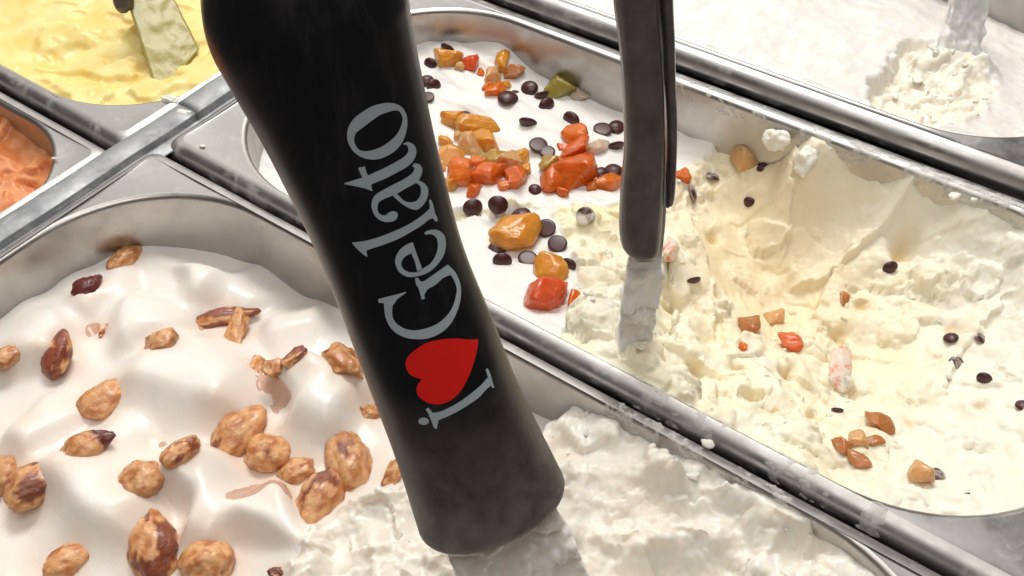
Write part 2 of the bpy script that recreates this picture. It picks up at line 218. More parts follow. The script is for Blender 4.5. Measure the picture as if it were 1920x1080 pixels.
STROKES = [
 ('letter_o', True, [([0.2764, -0.4669], [0.2917, -0.469]), ([0.2847, -0.5762], [0.2935, -0.5287]), ([0.2955, -0.657], [0.2975, -0.5939]), ([0.3093, -0.7003], [0.3055, -0.6253]), ([0.324, -0.6879], [0.3153, -0.624]), ([0.3376, -0.6304], [0.3256, -0.564]), ([0.3485, -0.5446], [0.3339, -0.4708]), ([0.3554, -0.4403], [0.338, -0.3613]), ([0.3585, -0.3093], [0.3403, -0.2572]), ([0.3572, -0.1751], [0.3393, -0.1392]), ([0.3498, -0.0639], [0.3359, -0.0636]), ([0.3384, 0.0096], [0.3296, -0.0178]), ([0.3233, 0.0493], [0.3182, -0.0036]), ([0.3056, 0.0492], [0.3101, -0.0155]), ([0.2894, 0.001], [0.3026, -0.0502]), ([0.2792, -0.076], [0.2983, -0.1235]), ([0.2737, -0.1866], [0.2935, -0.237]), ([0.2717, -0.3165], [0.2901, -0.354])]),
 ('letter_t', False, [([0.3783, 0.2569], [0.3801, 0.2587]), ([0.3777, 0.1419], [0.3908, 0.1216]), ([0.378, 0.0376], [0.3991, 0.0357]), ([0.3773, -0.0084], [0.4049, -0.0095]), ([0.3772, -0.0422], [0.3949, -0.0203]), ([0.3763, -0.1211], [0.3935, -0.0812]), ([0.3756, -0.2468], [0.3932, -0.2172]), ([0.3742, -0.3963], [0.3918, -0.38]), ([0.373, -0.5061], [0.3914, -0.5027]), ([0.3699, -0.5714], [0.3881, -0.6164]), ([0.3639, -0.6018], [0.3809, -0.6941]), ([0.3568, -0.5895], [0.3713, -0.721]), ([0.3545, -0.5584], [0.3613, -0.6883]), ([0.3516, -0.5441], [0.3526, -0.6152])]),
 ('letter_t', False, [([0.3596, 0.0484], [0.3612, -0.0237]), ([0.3686, 0.0466], [0.3706, -0.0182]), ([0.3794, 0.0409], [0.3807, -0.0261])]),
 ('letter_a', False, [([0.3947, -0.5826], [0.3921, -0.6294]), ([0.3988, -0.6104], [0.3994, -0.71]), ([0.4031, -0.5903], [0.4094, -0.7333]), ([0.406, -0.5362], [0.4177, -0.6791]), ([0.4075, -0.4055], [0.4227, -0.5962]), ([0.408, -0.2401], [0.423, -0.4047]), ([0.4096, -0.1424], [0.4246, -0.2711]), ([0.4116, -0.0484], [0.4243, -0.1811]), ([0.4159, 0.0034], [0.4245, -0.0829]), ([0.4261, 0.0515], [0.4283, -0.0208]), ([0.4382, 0.0638], [0.4394, 0.0073]), ([0.4502, 0.0449], [0.4465, -0.0067]), ([0.46, -0.0168], [0.4505, -0.0517]), ([0.4644, -0.1085], [0.4483, -0.1147]), ([0.463, -0.1719], [0.4491, -0.1657]), ([0.457, -0.2059], [0.4527, -0.1987])]),
 ('letter_a', False, [([0.4201, -0.604], [0.4225, -0.5654]), ([0.4299, -0.6929], [0.4311, -0.6201]), ([0.443, -0.7437], [0.4401, -0.6145]), ([0.4533, -0.7083], [0.4469, -0.5726]), ([0.4613, -0.6103], [0.4504, -0.5002]), ([0.464, -0.4756], [0.4473, -0.4077]), ([0.4554, -0.372], [0.4399, -0.3333]), ([0.4421, -0.2889], [0.4299, -0.2951]), ([0.4256, -0.2195], [0.4236, -0.2674])]),
 ('letter_l', False, [([0.4798, 0.4575], [0.4816, 0.4634]), ([0.4807, 0.3654], [0.4958, 0.4118]), ([0.4814, 0.2995], [0.5088, 0.3372]), ([0.4816, 0.2578], [0.5, 0.3237]), ([0.4817, 0.2222], [0.4974, 0.2789]), ([0.4814, 0.0694], [0.4963, 0.1085]), ([0.4804, -0.1027], [0.4953, -0.0885]), ([0.4795, -0.2795], [0.4927, -0.2834]), ([0.4774, -0.4514], [0.4907, -0.4725]), ([0.4751, -0.6], [0.4884, -0.6085]), ([0.4734, -0.6763], [0.4912, -0.6994])]),
 ('letter_l', False, [([0.4605, -0.7022], [0.4626, -0.7435]), ([0.4702, -0.6872], [0.4726, -0.7569]), ([0.4753, -0.6699], [0.4856, -0.7491]), ([0.4914, -0.6892], [0.4926, -0.765]), ([0.4986, -0.7225], [0.4986, -0.7637])]),
 ('letter_e', False, [([0.504, -0.4749], [0.5085, -0.4926]), ([0.5035, -0.5396], [0.5099, -0.5421]), ([0.5088, -0.6619], [0.515, -0.6054]), ([0.5183, -0.7613], [0.5235, -0.6496]), ([0.5307, -0.8152], [0.5323, -0.6428]), ([0.5434, -0.7823], [0.5413, -0.5994]), ([0.5538, -0.7058], [0.5497, -0.5255]), ([0.5613, -0.5775], [0.5555, -0.4223]), ([0.5662, -0.4401], [0.5573, -0.3003]), ([0.5673, -0.3081], [0.5593, -0.2393]), ([0.5655, -0.2036], [0.5586, -0.2056]), ([0.5608, -0.0799], [0.554, -0.1149]), ([0.5495, 0.0014], [0.5458, -0.0544]), ([0.536, 0.0206], [0.537, -0.0453]), ([0.5245, -0.0004], [0.5303, -0.079]), ([0.5142, -0.0724], [0.5265, -0.1385]), ([0.5094, -0.1667], [0.5257, -0.2176]), ([0.509, -0.2802], [0.5255, -0.2535])]),
 ('letter_e', False, [([0.5102, -0.2824], [0.5185, -0.2198]), ([0.5218, -0.2818], [0.5292, -0.2168]), ([0.5365, -0.2858], [0.5397, -0.2265]), ([0.5568, -0.2923], [0.5585, -0.2149])]),
 ('letter_g', False, [([0.5817, 0.4045], [0.5877, 0.4116]), ([0.5812, 0.2889], [0.5907, 0.3365]), ([0.5816, 0.1715], [0.5963, 0.2332]), ([0.5821, 0.0739], [0.5892, 0.1442]), ([0.582, 0.0126], [0.5842, 0.0186])]),
 ('letter_g', False, [([0.5881, 0.3367], [0.5929, 0.214]), ([0.6024, 0.3744], [0.6026, 0.2613]), ([0.6162, 0.3934], [0.6159, 0.295]), ([0.6308, 0.3797], [0.6278, 0.273]), ([0.6436, 0.3169], [0.6386, 0.1968]), ([0.654, 0.2139], [0.6454, 0.1015]), ([0.6611, 0.0865], [0.6488, -0.0007]), ([0.6657, -0.0425], [0.6506, -0.1271]), ([0.6662, -0.1953], [0.6503, -0.2536]), ([0.6624, -0.3605], [0.6462, -0.3959]), ([0.6534, -0.5155], [0.6393, -0.5222]), ([0.6414, -0.6587], [0.6289, -0.6296]), ([0.6269, -0.7705], [0.6184, -0.7064]), ([0.6122, -0.8153], [0.6042, -0.7203]), ([0.594, -0.802], [0.5919, -0.6948]), ([0.5738, -0.7069], [0.59, -0.6631])]),
 ('letter_g', False, [([0.5732, -0.696], [0.5912, -0.6841]), ([0.5738, -0.5333], [0.5884, -0.547]), ([0.5755, -0.3792], [0.5917, -0.4049]), ([0.5773, -0.2588], [0.5924, -0.2665]), ([0.5749, -0.1937], [0.5957, -0.2102])]),
 ('letter_g', False, [([0.5667, -0.1565], [0.5681, -0.1962]), ([0.5775, -0.1422], [0.5748, -0.2119]), ([0.5845, -0.1561], [0.5934, -0.245]), ([0.5987, -0.1477], [0.5975, -0.2046]), ([0.6036, -0.1412], [0.6049, -0.1864])]),
 ('letter_i', False, [([0.7802, 0.26], [0.7941, 0.2431]), ([0.7815, 0.1569], [0.7933, 0.164]), ([0.78, 0.0043], [0.7915, -0.018]), ([0.7773, -0.1549], [0.789, -0.1803]), ([0.7736, -0.3357], [0.7866, -0.3781]), ([0.7706, -0.4994], [0.7822, -0.5331]), ([0.7672, -0.623], [0.782, -0.6462])]),
 ('letter_i', False, [([0.7717, 0.3343], [0.7699, 0.289]), ([0.7796, 0.3206], [0.7797, 0.2583]), ([0.7908, 0.3181], [0.7937, 0.2265]), ([0.802, 0.3156], [0.8002, 0.2551]), ([0.8059, 0.3053], [0.8058, 0.2784])]),
 ('letter_i', False, [([0.7543, -0.6431], [0.7551, -0.6906]), ([0.7644, -0.6369], [0.7663, -0.6958]), ([0.7733, -0.629], [0.7803, -0.6789]), ([0.7862, -0.6377], [0.7879, -0.6779])])]
HEART = [[0.7072, -0.724], [0.6995, -0.5846], [0.6872, -0.4153], [0.679, -0.268], [0.6734, -0.1234], [0.6715, 0.0201], [0.6763, 0.1865], [0.6833, 0.3038], [0.6925, 0.3672], [0.7033, 0.3797], [0.7125, 0.354], [0.7194, 0.2897], [0.7234, 0.2406], [0.7296, 0.3075], [0.7377, 0.3527], [0.7467, 0.3633], [0.7562, 0.3229], [0.7639, 0.2542], [0.7696, 0.1499], [0.7712, 0.0501], [0.7692, -0.0567], [0.7639, -0.1672], [0.7553, -0.2797], [0.7427, -0.4158], [0.7274, -0.5605], [0.7168, -0.6577]]
HEART_C = [0.7182, -0.007]
DOT = [[0.7918, 0.3505], [0.7938, 0.3634], [0.7953, 0.3852], [0.796, 0.4131], [0.7959, 0.4429], [0.7949, 0.4701], [0.7932, 0.4904], [0.791, 0.5003], [0.7886, 0.4982], [0.7864, 0.4843], [0.7848, 0.4611], [0.784, 0.4325], [0.7842, 0.4028], [0.7853, 0.3767], [0.7871, 0.3577], [0.7894, 0.3486]]
DOT_C = [0.79, 0.4228]
GREY_L = [[[193.82, 33.44, 127.56], [202.98, 40.14, 127.28]], [[195.73, 32.56, 114.67], [205.16, 39.47, 114.39]], [[197.95, 32.1, 104.71], [207.23, 38.9, 104.43]], [[200.61, 30.69, 95.14], [209.7, 37.35, 94.86]], [[203.71, 28.2, 81.72], [213.02, 35.02, 81.44]], [[205.76, 26.17, 72.03], [215.23, 33.1, 71.75]], [[207.39, 22.84, 61.61], [217.53, 30.26, 61.31]], [[209.66, 19.38, 50.72], [219.83, 26.83, 50.41]], [[211.87, 17.98, 44.19], [220.97, 24.64, 43.92]], [[215.43, 18.74, 40.6], [220.91, 22.76, 40.44]]]
GREY_R = [[[201.87, 43.93, 125.27], [204.71, 46.0, 125.18]], [[203.93, 42.99, 112.25], [206.85, 45.13, 112.17]], [[205.95, 42.27, 102.2], [208.81, 44.36, 102.11]], [[208.37, 40.56, 92.54], [211.04, 42.51, 92.46]], [[211.78, 38.13, 78.99], [214.38, 40.04, 78.91]], [[214.05, 36.14, 69.21], [216.45, 37.9, 69.14]], [[216.53, 33.31, 58.67], [218.71, 34.91, 58.6]], [[217.63, 32.14, 54.36], [219.31, 33.37, 54.31]], [[218.25, 31.63, 52.91], [219.03, 32.2, 52.89]]]
BLADE2 = [[[197.81, 43.13, 122.88], [201.82, 46.07, 122.76]], [[207.72, 31.3, 76.18], [213.43, 35.49, 76.01]], [[210.77, 26.18, 52.47], [218.28, 31.69, 52.24]], [[213.22, 21.4, 37.68], [220.91, 27.03, 37.45]], [[213.12, 20.66, 28.86], [220.94, 26.39, 28.62]], [[212.57, 20.52, 13.82], [220.67, 26.45, 13.58]], [[211.6, 21.08, -3.21], [219.86, 27.13, -3.46]], [[211.48, 20.85, -17.18], [219.98, 27.08, -17.44]]]
BLADE3 = [[-43.19, 34.63, -6.0], [-48.64, 64.18, -2.0], [-68.93, 72.91, 9.0], [-73.6, 52.76, 11.0]]
BLADE4 = [[237.76, 248.68, -10.0], [251.68, 261.43, -9.0], [244.59, 275.74, 14.0], [231.84, 268.28, 14.0]]
GRIP3 = [[[-75.92, 48.65, 10.62], [-73.55, 50.39, 10.55]], [[-77.87, 48.31, 12.89], [-71.75, 52.79, 12.71]], [[-79.22, 49.28, 15.81], [-71.93, 54.61, 15.59]], [[-80.33, 51.57, 25.14], [-72.14, 57.56, 24.89]], [[-83.19, 57.45, 42.38], [-74.0, 64.18, 42.11]], [[-84.97, 63.53, 59.15], [-75.56, 70.43, 58.87]]]
GRIP4 = [[[237.24, 269.85, 13.41], [241.47, 272.94, 13.28]], [[234.14, 267.9, 16.52], [242.95, 274.35, 16.26]], [[231.23, 267.87, 26.53], [240.68, 274.79, 26.24]], [[226.78, 268.76, 42.3], [236.78, 276.09, 42.0]], [[222.35, 270.29, 57.16], [232.54, 277.75, 56.85]]]
LUMPS = [(205.0, 153.3, -6.0, 11, 9, 8, -20, 'cream blob stuck high on the far steel wall above the hollow'), (220.4, 150.4, -9.0, 9, 13, 9, 0, 'tall cream lump clinging to the far wall beside the scraped wedge'), (164.3, 168.6, -12.0, 6, 4, 3, 0, 'small cream spot on the far steel wall right of the grey handle'), (158.1, 163.9, -14.0, 9, 1.8, 1.5, 10, 'thin cream streak on the far steel wall right of the grey handle'), (176.5, 160.5, -25.0, 7, 6, 4, 0, 'ragged cream bit low on the far wall right of the grey handle'), (186.4, 159.2, -5.0, 2.5, 2.5, 1.5, 0, 'tiny cream dot on the far steel wall'), (-5.7, 21.6, 0.0, 9, 4.5, 2.2, -5, 'larger cream dab on the rim of the yellow gelato pan'), (-18.6, 24.8, 0.0, 8, 4.5, 2.5, -20, 'smaller cream dab at the edge of the yellow gelato'), (278.2, 151.2, 1.0, 5, 3.5, 2, 20, 'cream crumb on the far rim near the right corner'), (284.6, 154.1, 0.5, 2.5, 2, 1.5, 0, 'tiny cream bead on the far rim near the right corner'), (-26.3, -29.3, 0.0, 2.2, 1.5, 0.8, 0, 'cream fleck on the corner plate of the orange gelato pan'), (17.9, 10.6, 0.0, 2.4, 1.6, 0.9, 0, 'cream fleck on the corner plate left of the big handle'), (257.2, -0.7, 0.0, 4.5, 3, 2.2, -30, 'cream crumb on the near pan flange beside the whipped peak')]
# ---------------------------------------------------------------- numpy noise and gelato surfaces (all in millimetres)
def _hash(ix, iy, iz, seed):
    h = (ix.astype(np.int64)*374761393 + iy.astype(np.int64)*668265263 + iz.astype(np.int64)*2147483647 + seed*1274126177) & 0x7fffffff
    h = ((h ^ (h >> 13))*1274126177) & 0x7fffffff
    h = ((h ^ (h >> 15))*668265263) & 0x7fffffff
    return (h ^ (h >> 12)) & 0xffff
def noise2(x, y, seed=0):
    x = np.asarray(x, float); y = np.asarray(y, float)
    ix = np.floor(x); iy = np.floor(y); fx = x-ix; fy = y-iy
    u = fx*fx*fx*(fx*(fx*6-15)+10); v = fy*fy*fy*(fy*(fy*6-15)+10); z = np.zeros_like(ix)
    def g(a, b):
        t = _hash(ix+a, iy+b, z, seed)*(2*np.pi/65536.0)
        return np.cos(t)*(fx-a) + np.sin(t)*(fy-b)
    return 1.5*((g(0,0)*(1-u)+g(1,0)*u)*(1-v) + (g(0,1)*(1-u)+g(1,1)*u)*v)
def noise3(P, seed=0):
    I = np.floor(P); F = P-I; U = F*F*F*(F*(F*6-15)+10); out = 0
    for a in (0,1):
        for b in (0,1):
            for c in (0,1):
                h = _hash(I[:,0]+a, I[:,1]+b, I[:,2]+c, seed)
                t = (h & 255)*(2*np.pi/256); w = (h >> 8)/127.5-1; r = np.sqrt(np.maximum(0, 1-w*w))
                d = r*np.cos(t)*(F[:,0]-a) + r*np.sin(t)*(F[:,1]-b) + w*(F[:,2]-c)
                out = out + d*(U[:,0] if a else 1-U[:,0])*(U[:,1] if b else 1-U[:,1])*(U[:,2] if c else 1-U[:,2])
    return 1.5*out
def fbm2(x, y, seed=0, octv=4, gain=.5):
    s = 0; a = 1
    for k in range(octv):
        s = s + a*noise2(x*2**k+17.3*k, y*2**k-9.1*k, seed+k); a *= gain
    return s
def fbm3(P, seed=0, octv=3, gain=.5):
    s = 0; a = 1
    for k in range(octv):
        s = s + a*noise3(P*2**k+13.7*k, seed+k); a *= gain
    return s
def worley(x, y, seed=0):
    ix = np.floor(x); iy = np.floor(y); f1 = np.full(x.shape, 9.); f2 = f1.copy(); z = np.zeros_like(ix); rid = np.zeros(x.shape)
    for a in (-1,0,1):
        for b in (-1,0,1):
            cx = ix+a; cy = iy+b
            px = cx+_hash(cx, cy, z, seed)/65536.; py = cy+_hash(cx, cy, z, seed+57)/65536.
            d = np.hypot(x-px, y-py); n = d < f1
            f2 = np.where(n, f1, np.minimum(f2, d)); rid = np.where(n, _hash(cx, cy, z, seed+91)/65536., rid); f1 = np.where(n, d, f1)
    return f1, f2, rid
def sstep(a, b, x):
    t = np.clip((x-a)/(b-a), 0, 1); return t*t*(3-2*t)
def tps_fit(pts):
    P = np.asarray(pts, float); n = len(P)
    d = np.hypot(P[:,None,0]-P[None,:,0], P[:,None,1]-P[None,:,1]); K = np.where(d > 0, d*d*np.log(d+1e-9), 0)+np.eye(n)*30.
    A = np.zeros((n+3, n+3)); A[:n,:n] = K; A[:n,n] = 1; A[:n,n+1:] = P[:,:2]; A[n,:n] = 1; A[n+1:,:n] = P[:,:2].T
    return P, np.linalg.solve(A, np.r_[P[:,2], 0, 0, 0])
def tps(fit, x, y):
    P, w = fit; n = len(P); o = w[n]+w[n+1]*x+w[n+2]*y
    for i in range(n):
        d2 = (x-P[i,0])**2+(y-P[i,1])**2; o = o+w[i]*.5*d2*np.log(d2+1e-9)
    return o
def polyd(x, y, pl):
    """distance, signed distance (left positive) and parameter 0..1 along a polyline"""
    pl = np.asarray(pl, float); seg = np.hypot(*(pl[1:]-pl[:-1]).T); tot = seg.sum(); acc = 0
    best = np.full(x.shape, 1e9); sg = np.zeros(x.shape); par = np.zeros(x.shape)
    for (a, b, L) in zip(pl[:-1], pl[1:], seg):
        t = np.clip(((x-a[0])*(b[0]-a[0])+(y-a[1])*(b[1]-a[1]))/(L*L), 0, 1)
        qx = x-(a[0]+t*(b[0]-a[0])); qy = y-(a[1]+t*(b[1]-a[1])); d = np.hypot(qx, qy)
        s = np.sign((b[0]-a[0])*qy-(b[1]-a[1])*qx); n = d < best
        best = np.where(n, d, best); sg = np.where(n, s, sg); par = np.where(n, (acc+t*L)/tot, par); acc += L
    return best, sg*best, par
def spline(pl, k=6):
    pl = np.asarray(pl, float); Q = np.vstack([2*pl[0]-pl[1], pl, 2*pl[-1]-pl[-2]]); o = []
    for i in range(1, len(Q)-2):
        for t in np.arange(k)/k:
            o.append(.5*((2*Q[i])+(-Q[i-1]+Q[i+1])*t+(2*Q[i-1]-5*Q[i]+4*Q[i+1]-Q[i+2])*t*t+(-Q[i-1]+3*Q[i]-3*Q[i+1]+Q[i+2])*t**3))
    o.append(pl[-1]); return np.array(o)
def crest(x, y, pl, h, wl, wr):
    d, s, p = polyd(x, y, spline(pl, 4)); taper = sstep(0, .3, p)*sstep(1, .7, p)
    w = wr+(wl-wr)*sstep(-1, 1, s/(.5*wr+2)); fall = np.sqrt(d*d+2.2**2)-2.2
    return h*taper*np.exp(-(fall/w)**1.7)
def gau(x, y, cx, cy, r): return np.exp(-((x-cx)**2+(y-cy)**2)/(r*r))
def ell(x, y, e):
    cx, cy, a, b, ang = e; c, s = math.cos(ang), math.sin(ang); u = ((x-cx)*c+(y-cy)*s)/a; v = (-(x-cx)*s+(y-cy)*c)/b
    return u*u+v*v
def terr(u, k=.22):
    f = np.floor(u); return f+sstep(0, k, u-f)-.5
def sdf_rr(x, y, box, r):
    x1, x2, y1, y2 = box; cx, cy = (x1+x2)/2, (y1+y2)/2
    qx = np.abs(x-cx)-((x2-x1)/2-r); qy = np.abs(y-cy)-((y2-y1)/2-r)
    return np.hypot(np.maximum(qx, 0), np.maximum(qy, 0))+np.minimum(np.maximum(qx, qy), 0)-r

OPEN = {'nut': ((7,353,-160,-6),58), 'cassata': ((9.5,353,10.2,158.5),58), 'white': ((-40,306,181,308),56), 'yellow': ((-355,-12.5,.5,150),55), 'orange': ((-355,-12.5,-165,-18.5),46)}
FIT = {k: tps_fit(v) for k, v in CTRL.items()}

def nut_masks(x, y):
    wx = x+2.2*fbm2(x/7, y/7, 31, 3); wy = y+2.2*fbm2(x/7, y/7, 41, 3)
    d, s, p = polyd(wx, wy, CRUMB_EDGE)
    return s                                  # positive on the scooped, crumbly side
def H_nut(x, y):
    z = tps(FIT['nut'], x, y); s = nut_masks(x, y); m = sstep(-.5, 2.2, s); sm = 1-m
    wx = x+5*noise2(x/30, y/30, 3); wy = y+5*noise2(x/30, y/30, 4)
    soft = 2.6*noise2(wx/30, wy/21, 7)+.5*noise2(wx/17, wy/12, 8)+.18*noise2(wx/8, wy/3, 9)
    c = 1.0
    for pl, h, wl, wr in CRESTS: c = c+np.expm1(.3*crest(.45*x+.55*wx, .45*y+.55*wy, pl, h, wl*1.1, wr*1.15))
    c = np.log(c)/.3
    for cx, cy, r, h in POOLS: c = c-h*gau(x, y, cx, cy, r)
    z = z+sm*(soft+c-3.0)
    ax = x+1.5*fbm2(x/4.5, y/4.5, 33, 3); ay = y+1.5*fbm2(x/4.5, y/4.5, 34, 3)
    lump = 5.0*fbm2(x/21, y/21, 21, 2)+.8*noise2(ax/8, ay/8, 26)
    r = terr(1.2*fbm2(ax/22, ay/17, 22, 2)+.4*noise2(x/30, y/30, 5), .26)*2.8
    z = z+m*(lump+r+3.2*np.exp(-((s-4)/5)**2))
    for pl, h, wl, wr in NUT_RIDGES: z = z+crest(ax, ay, pl, h, wl, wr)
    for cx, cy, r_, h in NUT_PITS: z = z-m*h*gau(ax, ay, cx, cy, r_)
    for cx, cy, rx, h in PEAKS: z = z+h*np.exp(-(np.hypot(x-cx, y-cy)/rx)**1.15)
    return add_clods(x, y, z, CLODS['nut'], 331)
def add_clods(x, y, z, clods, seed):
    if clods is None: return z
    z = z.copy(); wx = x+1.3*fbm2(x/4, y/4, seed, 3, .6); wy = y+1.3*fbm2(x/4, y/4, seed+5, 3, .6)
    for cx, cy, r, h, gx, gy, zc, e, ca, sa in clods:
        i = np.nonzero((np.abs(wx-cx) < r*1.5) & (np.abs(wy-cy) < r*1.5))[0]
        if not len(i): continue
        dx = wx[i]-cx; dy = wy[i]-cy; d = np.hypot((dx*ca+dy*sa)*e, (-dx*sa+dy*ca)/e)/r
        top = zc+h*(1-np.clip(d, 0, 1.2)**4)+gx*dx+gy*dy; top = np.minimum(top, z[i]+.42*r); z[i] = np.where(d < 1.1, np.maximum(z[i], top), z[i])
    return z
def make_clods(n, rect, dens, height, rmin, rmax, seed):
    rg = np.random.default_rng(seed); x = rg.uniform(rect[0], rect[1], n*14); y = rg.uniform(rect[2], rect[3], n*14); ok = rg.uniform(0, 1, n*14) < dens(x, y); x, y = x[ok][:n], y[ok][:n]
    zc = height(x, y); r = rmin+(rmax-rmin)*rg.uniform(0, 1, len(x))**2.2; h = r*rg.uniform(.15, .42, len(x)); g = rg.normal(0, .22, (len(x), 2)); e = rg.uniform(.75, 1.3, len(x)); a = rg.uniform(0, 3.14, len(x))
    return list(zip(x, y, r, h, g[:,0], g[:,1], zc, e, np.cos(a), np.sin(a)))
CLODS = {'nut': None, 'cassata': None}
def cas_rough(x, y):
    d, s, p = polyd(x+2*fbm2(x/6, y/6, 61, 3), y+2*fbm2(x/6, y/6, 62, 3), CAS_EDGE)
    m = sstep(-1, 2.5, s); sm = 0
    for e in SMOOTH: sm = np.maximum(sm, np.exp(-ell(x, y, e)**2))
    return m, m*(1-.72*sm)
def H_cas(x, y):
    z = tps(FIT['cassata'], x, y); m, ro = cas_rough(x, y)
    wx = x+4*noise2(x/24, y/24, 13); wy = y+4*noise2(x/24, y/24, 14)
    z = z+(1-m)*(2.6*noise2(wx/34, wy/15, 17)+1.2*noise2(wx/18, wy/7, 18)+.3*noise2(wx/10, wy/2.8, 19))
    for pl, h, wl, wr in CAS_CRESTS: z = z+crest(x, y, pl, h, wl, wr)
    ax = x+1.2*fbm2(x/6, y/6, 27, 2); ay = y+1.2*fbm2(x/6, y/6, 28, 2)
    lump = 4.6*fbm2(x/24, y/20, 24, 2)
    u = 1.2*fbm2(ax/30, ay/20, 25, 2); u2 = 1.2*fbm2((ax+ay*.4)/17, ay/9, 29, 1)
    fine = sstep(300, 270, x)
    z = z+m*(.35*noise2((x*.8+y*.6)/2.2, (y*.8-x*.6)/16, 47)+.3*noise2((x*.8+y*.6)/5, (y*.8-x*.6)/22, 48))+m*.3*lump+ro*((.6+.4*fine)*lump+(1.6+1.8*fine)*terr(u, .10)-1.0*u)
    for cx, cy, r_, h in CAS_PITS: z = z-h*gau(ax, ay, cx, cy, r_)
    for cx, cy, r_, h in CAS_MOUNDS: z = z+h*gau(ax, ay, cx, cy, r_)
    for pl, h, wl, wr in CAS_LEDGES:
        d, s, p = polyd(x+1.5*fbm2(x/5, y/5, 71, 3), y+1.5*fbm2(x/5, y/5, 72, 3), spline(pl, 4))
        t = sstep(0, .12, p)*sstep(1, .88, p)
        z = z+h*t*sstep(-1.0, .3, s)*np.exp(-np.maximum(s, 0)/wl)
    return add_clods(x, y, z, CLODS['cassata'], 301)
def white_in(x, y):
    return sstep(1.15, .75, ell(x+7*noise2(x/18, y/18, 81)+2.5*fbm2(x/6, y/6, 80, 3), y+7*noise2(x/18, y/18, 82)+2.5*fbm2(x/6, y/6, 79, 3), CRATER))
def H_white(x, y):
    z = tps(FIT['white'], x, y)+1.3*noise2(x/25, y/25, 83)+.7*noise2(x/11, y/11, 89)+.35*fbm2(x/5, y/5, 84, 3)
    ins = white_in(x, y); ax = x+1.5*fbm2(x/5, y/5, 86, 3); ay = y+1.5*fbm2(x/5, y/5, 87, 3)
    c, s_ = math.cos(CRATER[4]), math.sin(CRATER[4]); uu = ((x-CRATER[0])*c+(y-CRATER[1])*s_)/CRATER[2]
    z = z-ins*(5.0+5.5*uu)+ins*(2.4*terr(1.2*fbm2(ax/17, ay/17, 85, 3), .2)+.8*noise2(ax/5, ay/5, 88))
    d, sg, p = polyd(ax, ay, spline(CRACK, 4)); z = z-3.2*np.exp(-(d/1.3)**2)*sstep(0, .1, p)*sstep(1, .8, p)
    for cx, cy, r, h in WLUMPS: z = z+h*np.exp(-((ax-cx)**2+(ay-cy)**2)/r**2)
    return z
def H_yellow(x, y):
    z = tps(FIT['yellow'], x, y); d = ell(x+4*fbm2(x/12, y/12, 91, 3), y+4*fbm2(x/12, y/12, 92, 3), SCOOP); ins = sstep(1.3, .3, d)
    z = z+2.4*noise2(x/30, y/30, 93)+1.3*noise2(x/13, y/13, 94)
    near = np.exp(-((x+60)**2+(y-35)**2)/55**2)
    return z-4*ins+near*(3.2*terr(1.1*fbm2((x+1.5*noise2(x/5, y/5, 97))/19, y/19, 95, 2), .3)+.5*fbm2(x/12, y/12, 96, 2))
def H_orange(x, y):
    z = tps(FIT['orange'], x, y)
    return z+2.5*fbm2(x/22, y/22, 101, 2)+3.0*terr(1.2*fbm2((x+1.5*fbm2(x/5, y/5, 103, 2))/24, y/15, 105, 2), .18)
HF = {'nut': H_nut, 'cassata': H_cas, 'white': H_white, 'yellow': H_yellow, 'orange': H_orange}
CLODS['cassata'] = make_clods(210, (150,330,12,156), lambda x, y: np.clip(cas_rough(x, y)[1]**2*(.10+1.2*sstep(-.15, .4, noise2(x/24, y/24, 8)))*(.15+.85*sstep(318, 265, x)), 0, 1), H_cas, 1.4, 8.5, 77)
CLODS['nut'] = make_clods(34, (150,320,-120,-12), lambda x, y: sstep(2, 6, nut_masks(x, y)), H_nut, 3.0, 10.0, 78)
def _hspl(u):
    H = np.asarray(HANDLE, float); n = len(H)-1; s = np.clip(u, 0, 1)*n; i = np.minimum(s.astype(int), n-1); t = (s-i)[:,None]
    Q = np.vstack([2*H[0]-H[1], H, 2*H[-1]-H[-2]]); a, b, c, d = Q[i], Q[i+1], Q[i+2], Q[i+3]
    return .5*(2*b+(-a+c)*t+(2*a-5*b+4*c-d)*t*t+(-a+3*b-3*c+d)*t**3), .5*((-a+c)+2*(2*a-5*b+4*c-d)*t+3*(-a+3*b-3*c+d)*t*t)
def handle_pt(u, th, off):
    """surface of the big handle: u runs 0 (top) to 1 (foot), th is the angle from the front line"""
    u = np.atleast_1d(np.asarray(u, float)); th = np.atleast_1d(np.asarray(th, float)); p, dp = _hspl(u)
    t = dp[:,:3]/np.linalg.norm(dp[:,:3], axis=1)[:,None]; N = np.asarray(HANDLE_N)[None,:]-t*(t@np.asarray(HANDLE_N))[:,None]; N /= np.linalg.norm(N, axis=1)[:,None]
    Lv = np.cross(t, N); w = p[:,3:4]+off
    c, s = np.cos(th)[:,None], np.sin(th)[:,None]; e = .97
    return p[:,:3]+Lv*w*np.sign(s)*np.abs(s)**e+N*w*.92*np.sign(c)*np.abs(c)**e
